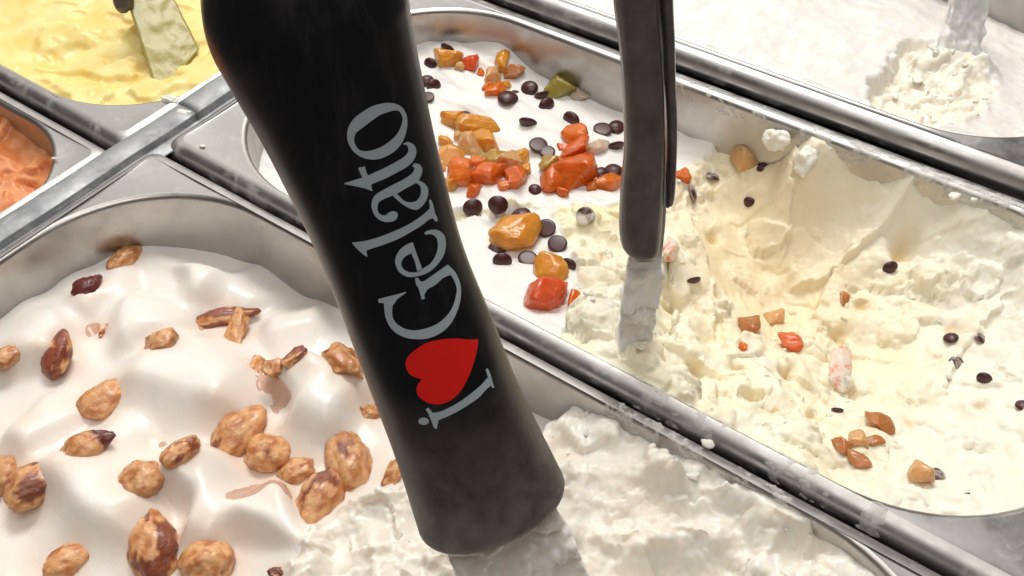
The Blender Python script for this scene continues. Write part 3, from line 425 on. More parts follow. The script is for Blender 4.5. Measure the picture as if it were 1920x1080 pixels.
# ---------------------------------------------------------------- helpers
COL = scene.collection
def mesh_from(name, V, F, smooth=True, attr=None):
    me = bpy.data.meshes.new(name); V = np.asarray(V, float)*MM
    if isinstance(F, np.ndarray):
        k = F.shape[1]; me.vertices.add(len(V)); me.vertices.foreach_set('co', V.ravel())
        me.loops.add(F.size); me.loops.foreach_set('vertex_index', F.ravel().astype(np.int32))
        me.polygons.add(len(F)); me.polygons.foreach_set('loop_start', np.arange(0, F.size, k, dtype=np.int32))
        me.update(calc_edges=True); me.validate()
    else:
        me.from_pydata(V.tolist(), [], F)
    if smooth: me.polygons.foreach_set('use_smooth', np.ones(len(me.polygons), bool))
    if attr is not None:
        a = me.attributes.new('tint', 'FLOAT_COLOR', 'POINT'); a.data.foreach_set('color', np.c_[attr, np.ones(len(attr))].astype(np.float32).ravel())
    me.update(); return me
def obj(name, me, mat, parent=None, loc=None):
    o = bpy.data.objects.new(name, me); COL.objects.link(o)
    if mat is not None: me.materials.append(mat)
    if parent is not None: o.parent = parent
    if loc is not None: o.location = Vector(loc)*MM
    return o
def tag(o, label, cat, group=None):
    o['label'] = label; o['category'] = cat
    if group: o['group'] = group
    return o
def empty(name, loc, label, cat, group=None):
    o = bpy.data.objects.new(name, None); COL.objects.link(o); o.location = Vector(loc)*MM; o.empty_display_size = .01
    return tag(o, label, cat, group)
def ico(n):
    bm = bmesh.new(); bmesh.ops.create_icosphere(bm, subdivisions=n, radius=1)
    V = np.array([v.co[:] for v in bm.verts]); F = np.array([[v.index for v in f.verts] for f in bm.faces]); bm.free(); return V, F
ICO = {n: ico(n) for n in (1, 2, 3, 4)}
def strip_faces(nu, nv, closed_u=False):
    F = []
    for i in range(nu if closed_u else nu-1):
        j = (i+1) % nu
        for k in range(nv-1): F.append((i*nv+k, j*nv+k, j*nv+k+1, i*nv+k+1))
    return F

# ---------------------------------------------------------------- materials
def new_mat(name):
    m = bpy.data.materials.new(name); m.use_nodes = True; nt = m.node_tree; b = nt.nodes['Principled BSDF']; return m, nt, b
def nnoise(nt, scale, detail=4, rough=.55, coord='Object', dist=0):
    tc = nt.nodes.new('ShaderNodeTexCoord'); n = nt.nodes.new('ShaderNodeTexNoise'); n.inputs['Scale'].default_value = scale; n.inputs['Detail'].default_value = detail
    n.inputs['Roughness'].default_value = rough; n.inputs['Distortion'].default_value = dist; nt.links.new(tc.outputs[coord], n.inputs['Vector']); return n
def ramp(nt, src, a, b, ca=(0,0,0,1), cb=(1,1,1,1)):
    r = nt.nodes.new('ShaderNodeValToRGB'); r.color_ramp.elements[0].position = a; r.color_ramp.elements[1].position = b
    r.color_ramp.elements[0].color = ca; r.color_ramp.elements[1].color = cb; nt.links.new(src, r.inputs[0]); return r
def bump(nt, b, src, strength, dist):
    n = nt.nodes.new('ShaderNodeBump'); n.inputs['Strength'].default_value = strength; n.inputs['Distance'].default_value = dist
    nt.links.new(src, n.inputs['Height']); nt.links.new(n.outputs[0], b.inputs['Normal']); return n
def mix(nt, fac, a, b):
    m = nt.nodes.new('ShaderNodeMix'); m.data_type = 'RGBA'
    if isinstance(fac, (int, float)): m.inputs[0].default_value = fac
    else: nt.links.new(fac, m.inputs[0])
    for s, k in ((a, 6), (b, 7)):
        if isinstance(s, tuple): m.inputs[k].default_value = s
        else: nt.links.new(s, m.inputs[k])
    return m.outputs[2]
def mat_gelato(name, rough=.27, sss=.55, bscale=900, bstr=.16):
    m, nt, b = new_mat(name); a = nt.nodes.new('ShaderNodeAttribute'); a.attribute_name = 'tint'
    nt.links.new(a.outputs['Color'], b.inputs['Base Color']); b.inputs['Roughness'].default_value = rough
    b.inputs['Subsurface Weight'].default_value = sss; b.inputs['Subsurface Radius'].default_value = (1.0, .66, .42); b.inputs['Subsurface Scale'].default_value = .0032
    b.inputs['Specular IOR Level'].default_value = .4
    n = nnoise(nt, bscale, 4, .6); bump(nt, b, n.outputs[0], bstr, .0005); return m
def mat_metal(name, base=(.43,.425,.425), rough=.32, frost=.4, lo=.53):
    m, nt, b = new_mat(name); b.inputs['Metallic'].default_value = 1
    n1 = nnoise(nt, 45, 6, .65); n2 = nnoise(nt, 260, 5, .7)
    r = ramp(nt, n1.outputs[0], .3, .75, (rough*.75,)*3+(1,), (rough*1.7,)*3+(1,)); nt.links.new(r.outputs[0], b.inputs['Roughness'])
    c = mix(nt, ramp(nt, n1.outputs[0], .35, .7).outputs[0], base+(1,), tuple(v*.86 for v in base)+(1,)); nt.links.new(c, b.inputs['Base Color'])
    bump(nt, b, n2.outputs[0], .06, .0003)
    d = nt.nodes.new('ShaderNodeBsdfPrincipled'); d.inputs['Base Color'].default_value = (.62,.61,.60,1); d.inputs['Roughness'].default_value = .6
    n3 = nnoise(nt, 70, 8, .72, dist=.6); f = ramp(nt, n3.outputs[0], lo, lo+.12, (0,0,0,1), (frost,)*3+(1,))
    ms = nt.nodes.new('ShaderNodeMixShader'); nt.links.new(f.outputs[0], ms.inputs[0]); nt.links.new(b.outputs[0], ms.inputs[1]); nt.links.new(d.outputs[0], ms.inputs[2])
    nt.links.new(ms.outputs[0], nt.nodes['Material Output'].inputs['Surface']); return m
def mat_plain(name, col, rough=.4, metal=0, spec=.5, coat=0):
    m, nt, b = new_mat(name); b.inputs['Base Color'].default_value = col+(1,); b.inputs['Roughness'].default_value = rough; b.inputs['Metallic'].default_value = metal
    b.inputs['Specular IOR Level'].default_value = spec; b.inputs['Coat Weight'].default_value = coat; return m
M_GEL = mat_gelato('whipped_gelato'); M_CRUMB = mat_gelato('torn_gelato', .48, .35, 600, .3)
M_STEEL = mat_metal('pan_steel'); M_WALL = mat_metal('pan_wall_steel', (.50,.485,.47), .34, .25, .6); M_LIP = mat_metal('rolled_rim_steel', (.47,.46,.455), .38, .45, .52)
M_BAR = mat_metal('bar_steel', (.42,.44,.46), .55, .4, .5); M_BLADE = mat_metal('blade_steel', (.6,.6,.6), .3, .7, .45)
def mat_film():
    m, nt, b = new_mat('frozen_film'); b.inputs['Base Color'].default_value = (.80,.79,.77,1); b.inputs['Roughness'].default_value = .5
    n = nnoise(nt, 350, 5, .65); r = ramp(nt, n.outputs[0], .35, .7, (.18,.18,.18,1), (.75,.75,.75,1)); nt.links.new(r.outputs[0], b.inputs['Alpha']); bump(nt, b, n.outputs[0], .4, .0005); return m
M_FILM = mat_film()
M_WELL = mat_plain('dark_well', (.012,.010,.012), .6)
def mat_nut():
    m, nt, b = new_mat('roasted_nut'); a = nt.nodes.new('ShaderNodeAttribute'); a.attribute_name = 'tint'
    n = nnoise(nt, 380, 5, .65); c = mix(nt, ramp(nt, n.outputs[0], .45, .66).outputs[0], a.outputs['Color'], (.22,.065,.02,1))
    c2 = mix(nt, .72, c, a.outputs['Color']); nt.links.new(c2, b.inputs['Base Color'])
    r = ramp(nt, n.outputs[0], .3, .7, (.18,.18,.18,1), (.42,.42,.42,1)); nt.links.new(r.outputs[0], b.inputs['Roughness'])
    b.inputs['Subsurface Weight'].default_value = .15; b.inputs['Subsurface Radius'].default_value = (1,.5,.25); b.inputs['Subsurface Scale'].default_value = .0015
    b.inputs['Coat Weight'].default_value = .38; b.inputs['Coat Roughness'].default_value = .16; bump(nt, b, n.outputs[0], .7, .001); return m
M_NUT = mat_nut()
def mat_fruit(name, col, smear=0):
    m, nt, b = new_mat(name); n = nnoise(nt, 160, 4, .6, dist=.4)
    dark = tuple(c*.78 for c in col)+(1,); c = mix(nt, ramp(nt, n.outputs[0], .35, .68).outputs[0], col+(1,), dark)
    if smear:
        s = nnoise(nt, 240, 6, .7); c = mix(nt, ramp(nt, s.outputs[0], .5-.14*smear, .62-.14*smear).outputs[0], c, (.82,.72,.62,1))
    nt.links.new(c, b.inputs['Base Color']); b.inputs['Roughness'].default_value = .15 if not smear else .4
    b.inputs['Subsurface Weight'].default_value = .85; b.inputs['Subsurface Radius'].default_value = (1,.45,.15); b.inputs['Subsurface Scale'].default_value = .0045
    b.inputs['Transmission Weight'].default_value = .34 if not smear else .05; b.inputs['IOR'].default_value = 1.42
    b.inputs['Coat Weight'].default_value = .2; b.inputs['Coat Roughness'].default_value = .15
    n2 = nnoise(nt, 260, 4, .6); bump(nt, b, n2.outputs[0], .55, .0010); return m
FC = {'amber': (.95,.43,.06), 'orange': (.95,.24,.025), 'deep': (.90,.19,.02), 'red': (.88,.15,.04), 'peach': (.94,.56,.26), 'brown': (.62,.26,.09), 'green': (.52,.44,.10), 'olive': (.58,.36,.07), 'pale': (.85,.66,.52)}
M_FRUIT = {k: mat_fruit('candied_'+k, v) for k, v in FC.items()}; M_SMEARED = mat_fruit('candied_red_smeared', FC['red'], 1.0)
def mat_choc(name, smear):
    m, nt, b = new_mat(name); n = nnoise(nt, 300, 5, .6); col = mix(nt, ramp(nt, n.outputs[0], .35, .7).outputs[0], (.050,.012,.013,1), (.085,.028,.028,1))
    if smear:
        s = nnoise(nt, 330, 5, .65); col = mix(nt, ramp(nt, s.outputs[0], .42, .56).outputs[0], col, (.72,.66,.56,1))
    nt.links.new(col, b.inputs['Base Color']); b.inputs['Roughness'].default_value = .36; bump(nt, b, n.outputs[0], .2, .0003); return m
M_CHOC = mat_choc('chocolate', 0); M_CHOCF = mat_choc('chocolate_smeared', 1)
def mat_syrup():
    m, nt, b = new_mat('caramel_syrup'); b.inputs['Base Color'].default_value = (.62,.33,.19,1); b.inputs['Roughness'].default_value = .04; b.inputs['Alpha'].default_value = .5
    n = nnoise(nt, 90, 2, .5); bump(nt, b, n.outputs[0], .6, .002); return m
M_SYR = mat_syrup()
def mat_handle():
    m, nt, b = new_mat('black_handle_plastic'); tc = nt.nodes.new('ShaderNodeTexCoord'); sp = nt.nodes.new('ShaderNodeSeparateXYZ'); nt.links.new(tc.outputs['Object'], sp.inputs[0])
    n = nnoise(nt, 75, 6, .65, dist=.3)
    # cold haze of condensation on the foot of the handle
    mr = nt.nodes.new('ShaderNodeMapRange'); mr.inputs['From Min'].default_value = .042; mr.inputs['From Max'].default_value = .0; mr.inputs['To Min'].default_value = 0; mr.inputs['To Max'].default_value = 1
    nt.links.new(sp.outputs['Z'], mr.inputs['Value'])
    mu = nt.nodes.new('ShaderNodeMath'); mu.operation = 'MULTIPLY'; nt.links.new(mr.outputs[0], mu.inputs[0]); nt.links.new(ramp(nt, n.outputs[0], .22, .8).outputs[0], mu.inputs[1])
    c = mix(nt, mu.outputs[0], (.0025,.0025,.0045,1), (.28,.25,.23,1))
    mp = nt.nodes.new('ShaderNodeMapping'); mp.inputs['Scale'].default_value = (1.0, 1.0, .12); nt.links.new(tc.outputs['Object'], mp.inputs[0]); n5 = nt.nodes.new('ShaderNodeTexNoise'); n5.inputs['Scale'].default_value = 170; n5.inputs['Detail'].default_value = 6; n5.inputs['Roughness'].default_value = .7; nt.links.new(mp.outputs[0], n5.inputs['Vector'])
    c = mix(nt, ramp(nt, n5.outputs[0], .50, .80, (0,0,0,1), (.35,.35,.35,1)).outputs[0], c, (.07,.065,.06,1)); nt.links.new(c, b.inputs['Base Color'])
    rr = nt.nodes.new('ShaderNodeMapRange'); rr.inputs['To Min'].default_value = .32; rr.inputs['To Max'].default_value = .55; nt.links.new(mr.outputs[0], rr.inputs['Value']); nt.links.new(rr.outputs[0], b.inputs['Roughness'])
    n2 = nnoise(nt, 600, 3, .6); bump(nt, b, n2.outputs[0], .04, .0002); return m
M_HANDLE = mat_handle()
M_PRINT = mat_plain('grey_print', (.42,.47,.51), .5, 0, .2); M_RED = mat_plain('red_print', (.85,.018,.013), .5, 0, .2)
def mat_grey():
    m, nt, b = new_mat('dark_grey_plastic'); n = nnoise(nt, 120, 5, .6); c = mix(nt, ramp(nt, n.outputs[0], .35, .75).outputs[0], (.085,.070,.064,1), (.15,.125,.115,1))
    nt.links.new(c, b.inputs['Base Color']); b.inputs['Roughness'].default_value = .24; bump(nt, b, n.outputs[0], .05, .0004); return m
M_GREY = mat_grey()

# ---------------------------------------------------------------- the setting: dark well under the pans
w = mesh_from('display_well', [(-420,-260,-135),(480,-260,-135),(480,420,-135),(-420,420,-135)], [(0,1,2,3)], False)
o = obj('display_well', w, M_WELL); o['kind'] = 'structure'

# ---------------------------------------------------------------- steel pans
def rr_ring(box, r, z, n=18):
    x1, x2, y1, y2 = box; P = []
    for cx, cy, a0 in ((x2-r, y2-r, 0), (x1+r, y2-r, 90), (x1+r, y1+r, 180), (x2-r, y1+r, 270)):
        for i in range(n+1):
            a = math.radians(a0+90*i/n); P.append((cx+r*math.cos(a), cy+r*math.sin(a), z))
    return P
def grow(box, d): return (box[0]-d, box[1]+d, box[2]-d, box[3]+d)
LIPR, LIPH = 5.6, 9.0
def make_pan(name, outer, opening, r_in, z0, label, r_out=6):
    root = empty(name, ((outer[0]+outer[1])/2, (outer[2]+outer[3])/2, z0-112), label, 'pan', 'steel gelato pans'); off = np.array([(outer[0]+outer[1])/2, (outer[2]+outer[3])/2, z0-112])
    def part(nm, rings, mat, cap=False):
        n = len(rings[0]); V = np.array([p for r in rings for p in r])-off; F = []
        for k in range(len(rings)-1):
            for i in range(n): j = (i+1) % n; F.append((k*n+i, k*n+j, (k+1)*n+j, (k+1)*n+i))
        if cap: F.append(tuple((len(rings)-1)*n+i for i in range(n)))
        return obj(nm, mesh_from(nm, V, F), mat, root)
    lip = [rr_ring(grow(outer, -.9), r_out-.9, z0-LIPH), rr_ring(outer, r_out, z0-LIPH), rr_ring(outer, r_out, z0-LIPR)]
    for a in (18, 36, 54, 72, 90):
        d = LIPR*(1-math.cos(math.radians(a))); lip.append(rr_ring(grow(outer, -d), r_out-d*.4, z0-LIPR+LIPR*math.sin(math.radians(a))))
    part('lip', lip, M_LIP)
    e = 2.2; A = rr_ring(grow(outer, -LIPR), r_out-LIPR*.4, z0); B = rr_ring(grow(opening, e), r_in+e, z0-.5); web = [A]
    for t in (.12, .3, .6, .9, 1): web.append([tuple(np.array(p)*(1-t)+np.array(q)*t+np.array([0,0,-.5*math.sin(math.pi*t)])) for p, q in zip(A, B)])
    part('flange', web, M_STEEL)
    bas = [B]
    for a in (22, 45, 68, 90):
        d = e*(1-math.sin(math.radians(a))); bas.append(rr_ring(grow(opening, d), r_in+d, z0-.5-e*(1-math.cos(math.radians(a)))))
    for dz, ins in ((12, .6), (40, 2), (95, 4.5), (102, 6.5), (106, 10), (108, 16)): bas.append(rr_ring(grow(opening, -ins), r_in-ins*.6, z0-dz))
    part('basin', bas, M_WALL, True); return root
make_pan('metal_pan', (0,360,-167,0), OPEN['nut'][0], 58, 0, 'steel pan holding the white gelato topped with nuts')
make_pan('metal_pan', (1.0,360,2.8,168), OPEN['cassata'][0], 58, 0, 'steel pan holding the gelato with candied fruit and chocolate chips')
make_pan('metal_pan', (-47,314,169.8,318), OPEN['white'][0], 56, 6.5, 'steel pan of plain white gelato at the upper right')
make_pan('metal_pan', (-365,-10.8,-8,158), OPEN['yellow'][0], 55, 0, 'steel pan holding the yellow gelato at the upper left')
make_pan('metal_pan', (-365,-10.8,-175,-11), OPEN['orange'][0], 46, -.6, 'steel pan holding the orange gelato at the left edge')
# divider bar between the two rows of pans
bar = empty('divider_bar', (-5,20,-2), 'flat grey steel bar running diagonally between the two rows of pans', 'divider bar')
def bar_strip(nm, ya, yb, h, xa, xb):
    prof = [(xa,-3),(xa,h-.5),(xa+.5,h-.1),(xa*.5+xb*.5,h+.02),(xb-.5,h-.1),(xb,h-.5),(xb,-3)]; V = []; ys = np.linspace(ya, yb, 40)
    for y in ys: V += [(px+5+.25*math.sin(y*.11), y-20, pz+2) for px, pz in prof]
    F = strip_faces(len(ys), len(prof)); F += [tuple(range(len(prof))), tuple((len(ys)-1)*len(prof)+i for i in range(len(prof)))[::-1]]
    me = mesh_from(nm, V, F, True); return obj(nm, me, M_BAR, bar)
bar_strip('strip', -190, 24, .9, -12.0, -.4); bar_strip('base_plate', -195, 200, -2.4, -14, 7); bar_strip('end_sleeve', 24.4, 190, 1.3, -12.6, .2)

# ---------------------------------------------------------------- gelato
def build_gelato(kind, rect, step, disp, tint, label, mat, crumbs=None, zoff=0):
    x0, x1, y0, y1 = rect; xs = np.arange(x0, x1+step, step); ys = np.arange(y0, y1+step, step); X, Y = np.meshgrid(xs, ys, indexing='ij')
    nx, ny = X.shape; Z = HF[kind](X.ravel(), Y.ravel()).reshape(nx, ny)
    if kind == 'nut':
        m_ = sstep(-1.5, 1.5, nut_masks(X.ravel(), Y.ravel())).reshape(nx, ny); k_ = np.exp(-.5*(np.arange(-9, 10)*step/1.35)**2); k_ /= k_.sum(); Zp = np.pad(Z, 9, mode='edge')
        Zb = sum(k_[a]*Zp[a:a+nx, :] for a in range(19)); Zb = sum(k_[a]*Zb[:, a:a+ny] for a in range(19)); Z = Z*m_+Zb*(1-m_)
    gx, gy = np.gradient(Z, step); N = np.stack([-gx, -gy, np.ones_like(Z)], -1); N /= np.linalg.norm(N, axis=-1)[..., None]
    P = np.stack([X, Y, Z], -1).reshape(-1, 3); N = N.reshape(-1, 3); D = disp(P); P2 = P+N*D[:,None]
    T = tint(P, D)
    box, r = OPEN[kind]; s = sdf_rr(X, Y, box, r)
    if kind != 'nut': P2[:,2] = np.minimum(P2[:,2], zoff-2.0+np.maximum(0, -s.ravel()-1.5)*.9)
    else: P2[:,2] = np.minimum(P2[:,2], -2.0+np.maximum(0, -s.ravel()-1.5)*np.where(X.ravel() < 200, .9, 1.5))
    idx = np.arange(nx*ny).reshape(nx, ny); keep = (s[:-1,:-1] < 1.0)
    F = np.stack([idx[:-1,:-1], idx[1:,:-1], idx[1:,1:], idx[:-1,1:]], -1)[keep]
    used = np.unique(F); rem = np.full(nx*ny, -1); rem[used] = np.arange(len(used)); F = rem[F]; V = P2[used]
    c = np.array([(x0+x1)/2, (y0+y1)/2, V[:,2].min()])
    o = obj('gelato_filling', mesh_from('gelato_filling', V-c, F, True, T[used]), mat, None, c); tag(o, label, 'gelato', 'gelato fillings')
    if crumbs is not None:
        rng = np.random.default_rng(5); n, fm, smin, smax = crumbs; cx = rng.uniform(x0, x1, n*12); cy = rng.uniform(y0, y1, n*12)
        ok = (sdf_rr(cx, cy, box, r) < -2) & (rng.uniform(0, 1, n*12) < fm(cx, cy)); cx, cy = cx[ok][:n], cy[ok][:n]; cz = HF[kind](cx, cy)
        Vi, Fi = ICO[3]; VV = []; FF = []; TT = []
        tt = np.minimum(tint(np.c_[cx, cy, cz], np.full(len(cx), .3))*1.01, .9); base = np.sign(Vi)*np.abs(Vi)**.7
        for i in range(len(cx)):
            sz = smin+(smax-smin)*rng.uniform()**2.0; sc = sz*rng.uniform(.65, 1.25, 3); sc[2] *= .55; p = base.copy()
            for _ in range(5):
                nn = rng.normal(size=3); nn /= np.linalg.norm(nn); p = p-nn[None,:]*np.maximum(0, p@nn-rng.uniform(.5, .85))[:,None]
            p = p*(1+.30*fbm3(p*1.5+i*7.7, 3, 4, .6))[:,None]*sc; q_ = Euler((rng.uniform(-.5, .5), rng.uniform(-.5, .5), rng.uniform(0, 6.28))).to_matrix()
            VV.append(p@np.array(q_).T+[cx[i], cy[i], cz[i]+sz*.12]); FF.append(Fi+i*len(Vi)); TT.append(np.repeat(tt[i:i+1], len(Vi), 0))
        k = obj('crumbs', mesh_from('crumbs', np.vstack(VV)-c, np.vstack(FF), True, np.vstack(TT)), mat, o); k['kind'] = 'stuff'
    return o
def lerp(a, b, t): return np.asarray(a)[None,:]*(1-t)[:,None]+np.asarray(b)[None,:]*t[:,None]
def crumble(P, big, small, seed):
    a = fbm3(P/8, seed, 3, .5); b = noise3(P/3.2, seed+9); c = noise3(P/1.5, seed+15); k = sstep(-.1, .5, noise3(P/11, seed+21))
    return big*a+k*(small*1.3*b+small*.7*c)
def nut_disp(P):
    m = sstep(-.5, 2.5, nut_masks(P[:,0], P[:,1])); return m*crumble(P, 1.0, .14, 5)+(1-m)*(.05*noise3(P/3, 8))
def nut_tint(P, D):
    m = sstep(-.5, 2.5, nut_masks(P[:,0], P[:,1])); t = np.clip(.5+.6*fbm3(P/14, 77, 3), 0, 1)
    a = lerp((.90,.86,.82), (.88,.83,.78), t); b = lerp((.89,.86,.80), (.88,.82,.72), t)
    out = a*(1-m)[:,None]+b*m[:,None]
    for cx, cy, r, h in POOLS:
        g = .8*np.exp(-(((P[:,0]-cx)**2+(P[:,1]-cy)**2)/(r*.9)**2)); out = out*(1-g[:,None]*.35)+np.array([.75,.52,.34])*g[:,None]*.35
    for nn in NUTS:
        g = .30*np.exp(-(((P[:,0]-nn[0])**2+(P[:,1]-nn[1])**2)/(nn[3]*.85)**2)**2)[:,None]; out = out*(1-g)+np.array([.82,.52,.30])*g  # orange ring paints contact shade and caramel stain round each nut
    return out
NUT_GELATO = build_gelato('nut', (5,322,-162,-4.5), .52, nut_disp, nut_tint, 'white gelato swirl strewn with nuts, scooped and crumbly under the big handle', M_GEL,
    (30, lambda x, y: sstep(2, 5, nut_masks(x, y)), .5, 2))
def cas_disp(P):
    m, ro = cas_rough(P[:,0], P[:,1]); return ro*crumble(P, 1.0, .2, 35)+(m-ro)*.5*(.5*noise3(P/4, 3)+.25*noise3(P/1.6, 4))+(1-m)*.05*noise3(P/4, 2)
def cas_tint(P, D):
    m, ro = cas_rough(P[:,0], P[:,1]); t = np.clip(.5+.7*fbm3(P/18, 78, 3), 0, 1); x, y = P[:,0], P[:,1]
    a = lerp((.86,.85,.83), (.85,.83,.80), t); b = lerp((.89,.85,.71), (.88,.81,.59), t)
    frost = np.clip(sstep(285, 320, x)+.9*np.exp(-((y-150)/16)**2)*sstep(200, 220, x)+.8*np.exp(-((x-205)**2+(y-40)**2)/22**2), 0, 1)
    yel = .7*np.exp(-((x-160)**2+(y-92)**2)/14**2)
    frost = frost*.75; b = b*(1-frost)[:,None]+np.array([.87,.85,.77])*frost[:,None]; b = b*(1-yel)[:,None]+np.array([.88,.80,.45])*yel[:,None]
    hol = np.exp(-ell(x, y, SMOOTH[0])); b = b*(1-.6*hol[:,None])+np.array([.84,.67,.40])*.6*hol[:,None]  # cream of the cut interior, deepened to paint in the hollow's bounced light
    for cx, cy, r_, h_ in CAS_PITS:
        g = .75*np.exp(-((x-cx)**2+(y-cy)**2)/(r_*.8)**2)[:,None]; b = b*(1-g)+np.array([.74,.56,.28])*g  # tan tint paints the shade of the pits into the colour
    return a*(1-m)[:,None]+b*m[:,None]
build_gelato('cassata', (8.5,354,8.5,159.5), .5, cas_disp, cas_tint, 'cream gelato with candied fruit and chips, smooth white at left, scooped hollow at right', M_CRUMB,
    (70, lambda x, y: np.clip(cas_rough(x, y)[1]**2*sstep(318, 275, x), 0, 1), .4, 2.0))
def wh_in(P): return white_in(P[:,0], P[:,1])
build_gelato('white', (-40,308,179,310), .8, lambda P: wh_in(P)*crumble(P, 1.0, .2, 55)+.08*noise3(P/3, 4), lambda P, D: lerp((.88,.85,.82), (.87,.83,.72), wh_in(P)), 'smooth plain white gelato with one scraped crater, upper right', M_GEL,
    (40, lambda x, y: wh_in(np.c_[x, y, x*0]), .7, 3.4), 6.5)
build_gelato('yellow', (-357,-11,0,151), .8, lambda P: np.exp(-((P[:,0]+60)**2+(P[:,1]-35)**2)/60**2)*.4*crumble(P, 1.0, .1, 65), lambda P, D: lerp((.93,.80,.36), (.90,.67,.20), np.clip(.4+.8*fbm3(P/16, 9, 3)-.3*D, 0, 1)), 'pale yellow gelato pushed up around a steel spatula, upper left', M_GEL)
build_gelato('orange', (-200,-11,-166,-17), .8, lambda P: crumble(P, .8, .15, 75), lambda P, D: lerp((.80,.36,.17), (.62,.19,.05), np.clip(.45+.9*fbm3(P/11, 19, 3)-.25*D, 0, 1)), 'rough orange gelato cut off by the left picture edge', M_GEL)

# ---------------------------------------------------------------- roasted nuts
rng = np.random.default_rng(11)
def nut_shape(kind, L, W, skin, seed):
    Vi, Fi = ICO[4]; p = Vi.copy(); r = np.random.default_rng(seed)
    if kind in ('almond', 'tipped'):
        u = p[:,0]; wd = np.sqrt(np.maximum(1-u*u, 0))
        k = (1-.42*sstep(-.2, 1, u)); p = np.c_[np.sign(u)*np.abs(u)**.94*1.03, p[:,1]*k, p[:,2]*k*.86]
    elif kind == 'peanut': p = np.c_[p[:,0], p[:,1]*(1-.10*p[:,0]), p[:,2]*(.92-.06*p[:,0])]
    elif kind == 'hazel': p = np.c_[p[:,0], p[:,1], p[:,2]*.92]
    else:
        p = np.sign(p)*np.abs(p)**.72
        for _ in range(7):
            n = r.normal(size=3); n /= np.linalg.norm(n); d = r.uniform(.55, .9); p = p-n[None,:]*np.maximum(0, p@n-d)[:,None]
    q_ = p*1.0
    lump = .12*fbm3(q_*1.3+seed*3.1, 11, 2)+.06*fbm3(q_*3.6+seed, 14, 4, .6)
    p = p*(1+lump*(1.5 if kind == 'chunk' else 1.15))[:,None]
    f = fbm3(q_*1.05+seed*5.3, 23, 4, .45)
    sk = sstep(.16, .22, f+(skin-.52)*1.5); dent = sk if kind != 'chunk' else sk*0
    p = p*(1-.05*dent*(skin < .8))[:,None]
    t = np.clip(.5+.8*fbm3(q_*2.5+seed, 31, 3), 0, 1); tan = lerp((.80,.44,.20), (.52,.18,.05), np.clip(2.0*t-.65, 0, 1))
    brown = lerp((.32,.085,.035), (.19,.038,.02), t)
    if skin > .9: brown = lerp((.17,.022,.020), (.10,.012,.012), t)
    if kind == 'tipped': sk = sstep(.38, .48, q_[:,0]+.25*q_[:,1]+.08*f); brown = lerp((.14,.015,.018), (.09,.01,.012), t)
    T = tan*(1-sk)[:,None]+brown*sk[:,None]; T *= (.92+.16*r.uniform())
    return p*np.array([L/2, W/2, W/2*.86 if kind != 'chunk' else W/2*.8]), Fi, T
for i, (x, y, L, W, ang, kind, skin, label) in enumerate(NUTS):
    V, F, T = nut_shape(kind, L*1.04, W*1.06, skin, i+1); o = obj('nut', mesh_from('nut', V, F, True, T), M_NUT)
    z = float(H_nut(np.array([x]), np.array([y]))[0]); o.location = Vector((x, y, z-W*.01))*MM
    o.rotation_euler = (rng.uniform(-.5, .5), rng.uniform(-.12, .12)-(.25 if i in (3, 7, 25) else 0), math.radians(ang)); tag(o, label, 'nut', 'nuts on the white swirl')
for i, (x, y, z, r, label) in enumerate(SYRUP):
    n = 40; V = [(0,0,.3)]; F = []
    for k in range(1, 9):
        for j in range(n):
            a = 2*math.pi*j/n; q_ = r*k/8*(1+.2*math.sin(2*a+i)+.12*math.sin(3*a+2*i)); V.append((q_*math.cos(a), q_*math.sin(a), .3-.5*(k/8)**4))
    A_ = np.array(V); hz = H_nut(A_[:,0]+x, A_[:,1]+y)-(z-.5); ring = np.r_[0, np.repeat(np.arange(1, 9), n)]; A_[:,2] = np.minimum(A_[:,2], hz+1.1-1.9*(ring/8.)**3); V = A_
    F = [(0, 1+j, 1+(j+1) % n) for j in range(n)]+[(1+(k-1)*n+j, 1+k*n+j, 1+k*n+(j+1) % n, 1+(k-1)*n+(j+1) % n) for k in range(1, 8) for j in range(n)]
    tag(obj('syrup_pool', mesh_from('syrup_pool', V, F), M_SYR, None, (x, y, z-.5)), label, 'syrup', 'syrup between the nuts')

# ---------------------------------------------------------------- chocolate chips
def chip_mesh(seed):
    r = np.random.default_rng(seed); prof = [(0,-.02),(.70,0),(.93,.03),(1.0,.12),(.97,.26),(.84,.46),(.60,.62),(.32,.72),(.12,.78),(0,.80)]; n = 22; V = []
    for q_, z in prof[1:-1]:
        for j in range(n):
            a = 2*math.pi*j/n; k = 1+.03*math.sin(2*a+seed)+.02*math.sin(3*a); V.append((q_*k*math.cos(a), q_*k*math.sin(a), z))
    m = len(prof)-2; F = [(k*n+j, k*n+(j+1) % n, (k+1)*n+(j+1) % n, (k+1)*n+j) for k in range(m-1) for j in range(n)]
    V += [(0,0,prof[0][1]), (.04,.02,prof[-1][1])]; F += [(m*n, (j+1) % n, j) for j in range(n)]+[(m*n+1, (m-1)*n+j, (m-1)*n+(j+1) % n) for j in range(n)]
    return V, F
CHIP = []; CHIPF = []
for s in range(4):
    V, F = chip_mesh(s); me = mesh_from('chocolate_chip', V, F); me.materials.append(M_CHOC); CHIP.append(me); me = mesh_from('chocolate_chip', V, F); me.materials.append(M_CHOCF); CHIPF.append(me)
CAMXY = np.array([322., -180.])
def cas_normal(x, y):
    e = 1.5; gx = (H_cas(np.array([x+e]), np.array([y]))-H_cas(np.array([x-e]), np.array([y])))[0]/(2*e); gy = (H_cas(np.array([x]), np.array([y+e]))-H_cas(np.array([x]), np.array([y-e])))[0]/(2*e)
    v = Vector((-gx*.6, -gy*.6, 1)); v.normalize(); return v
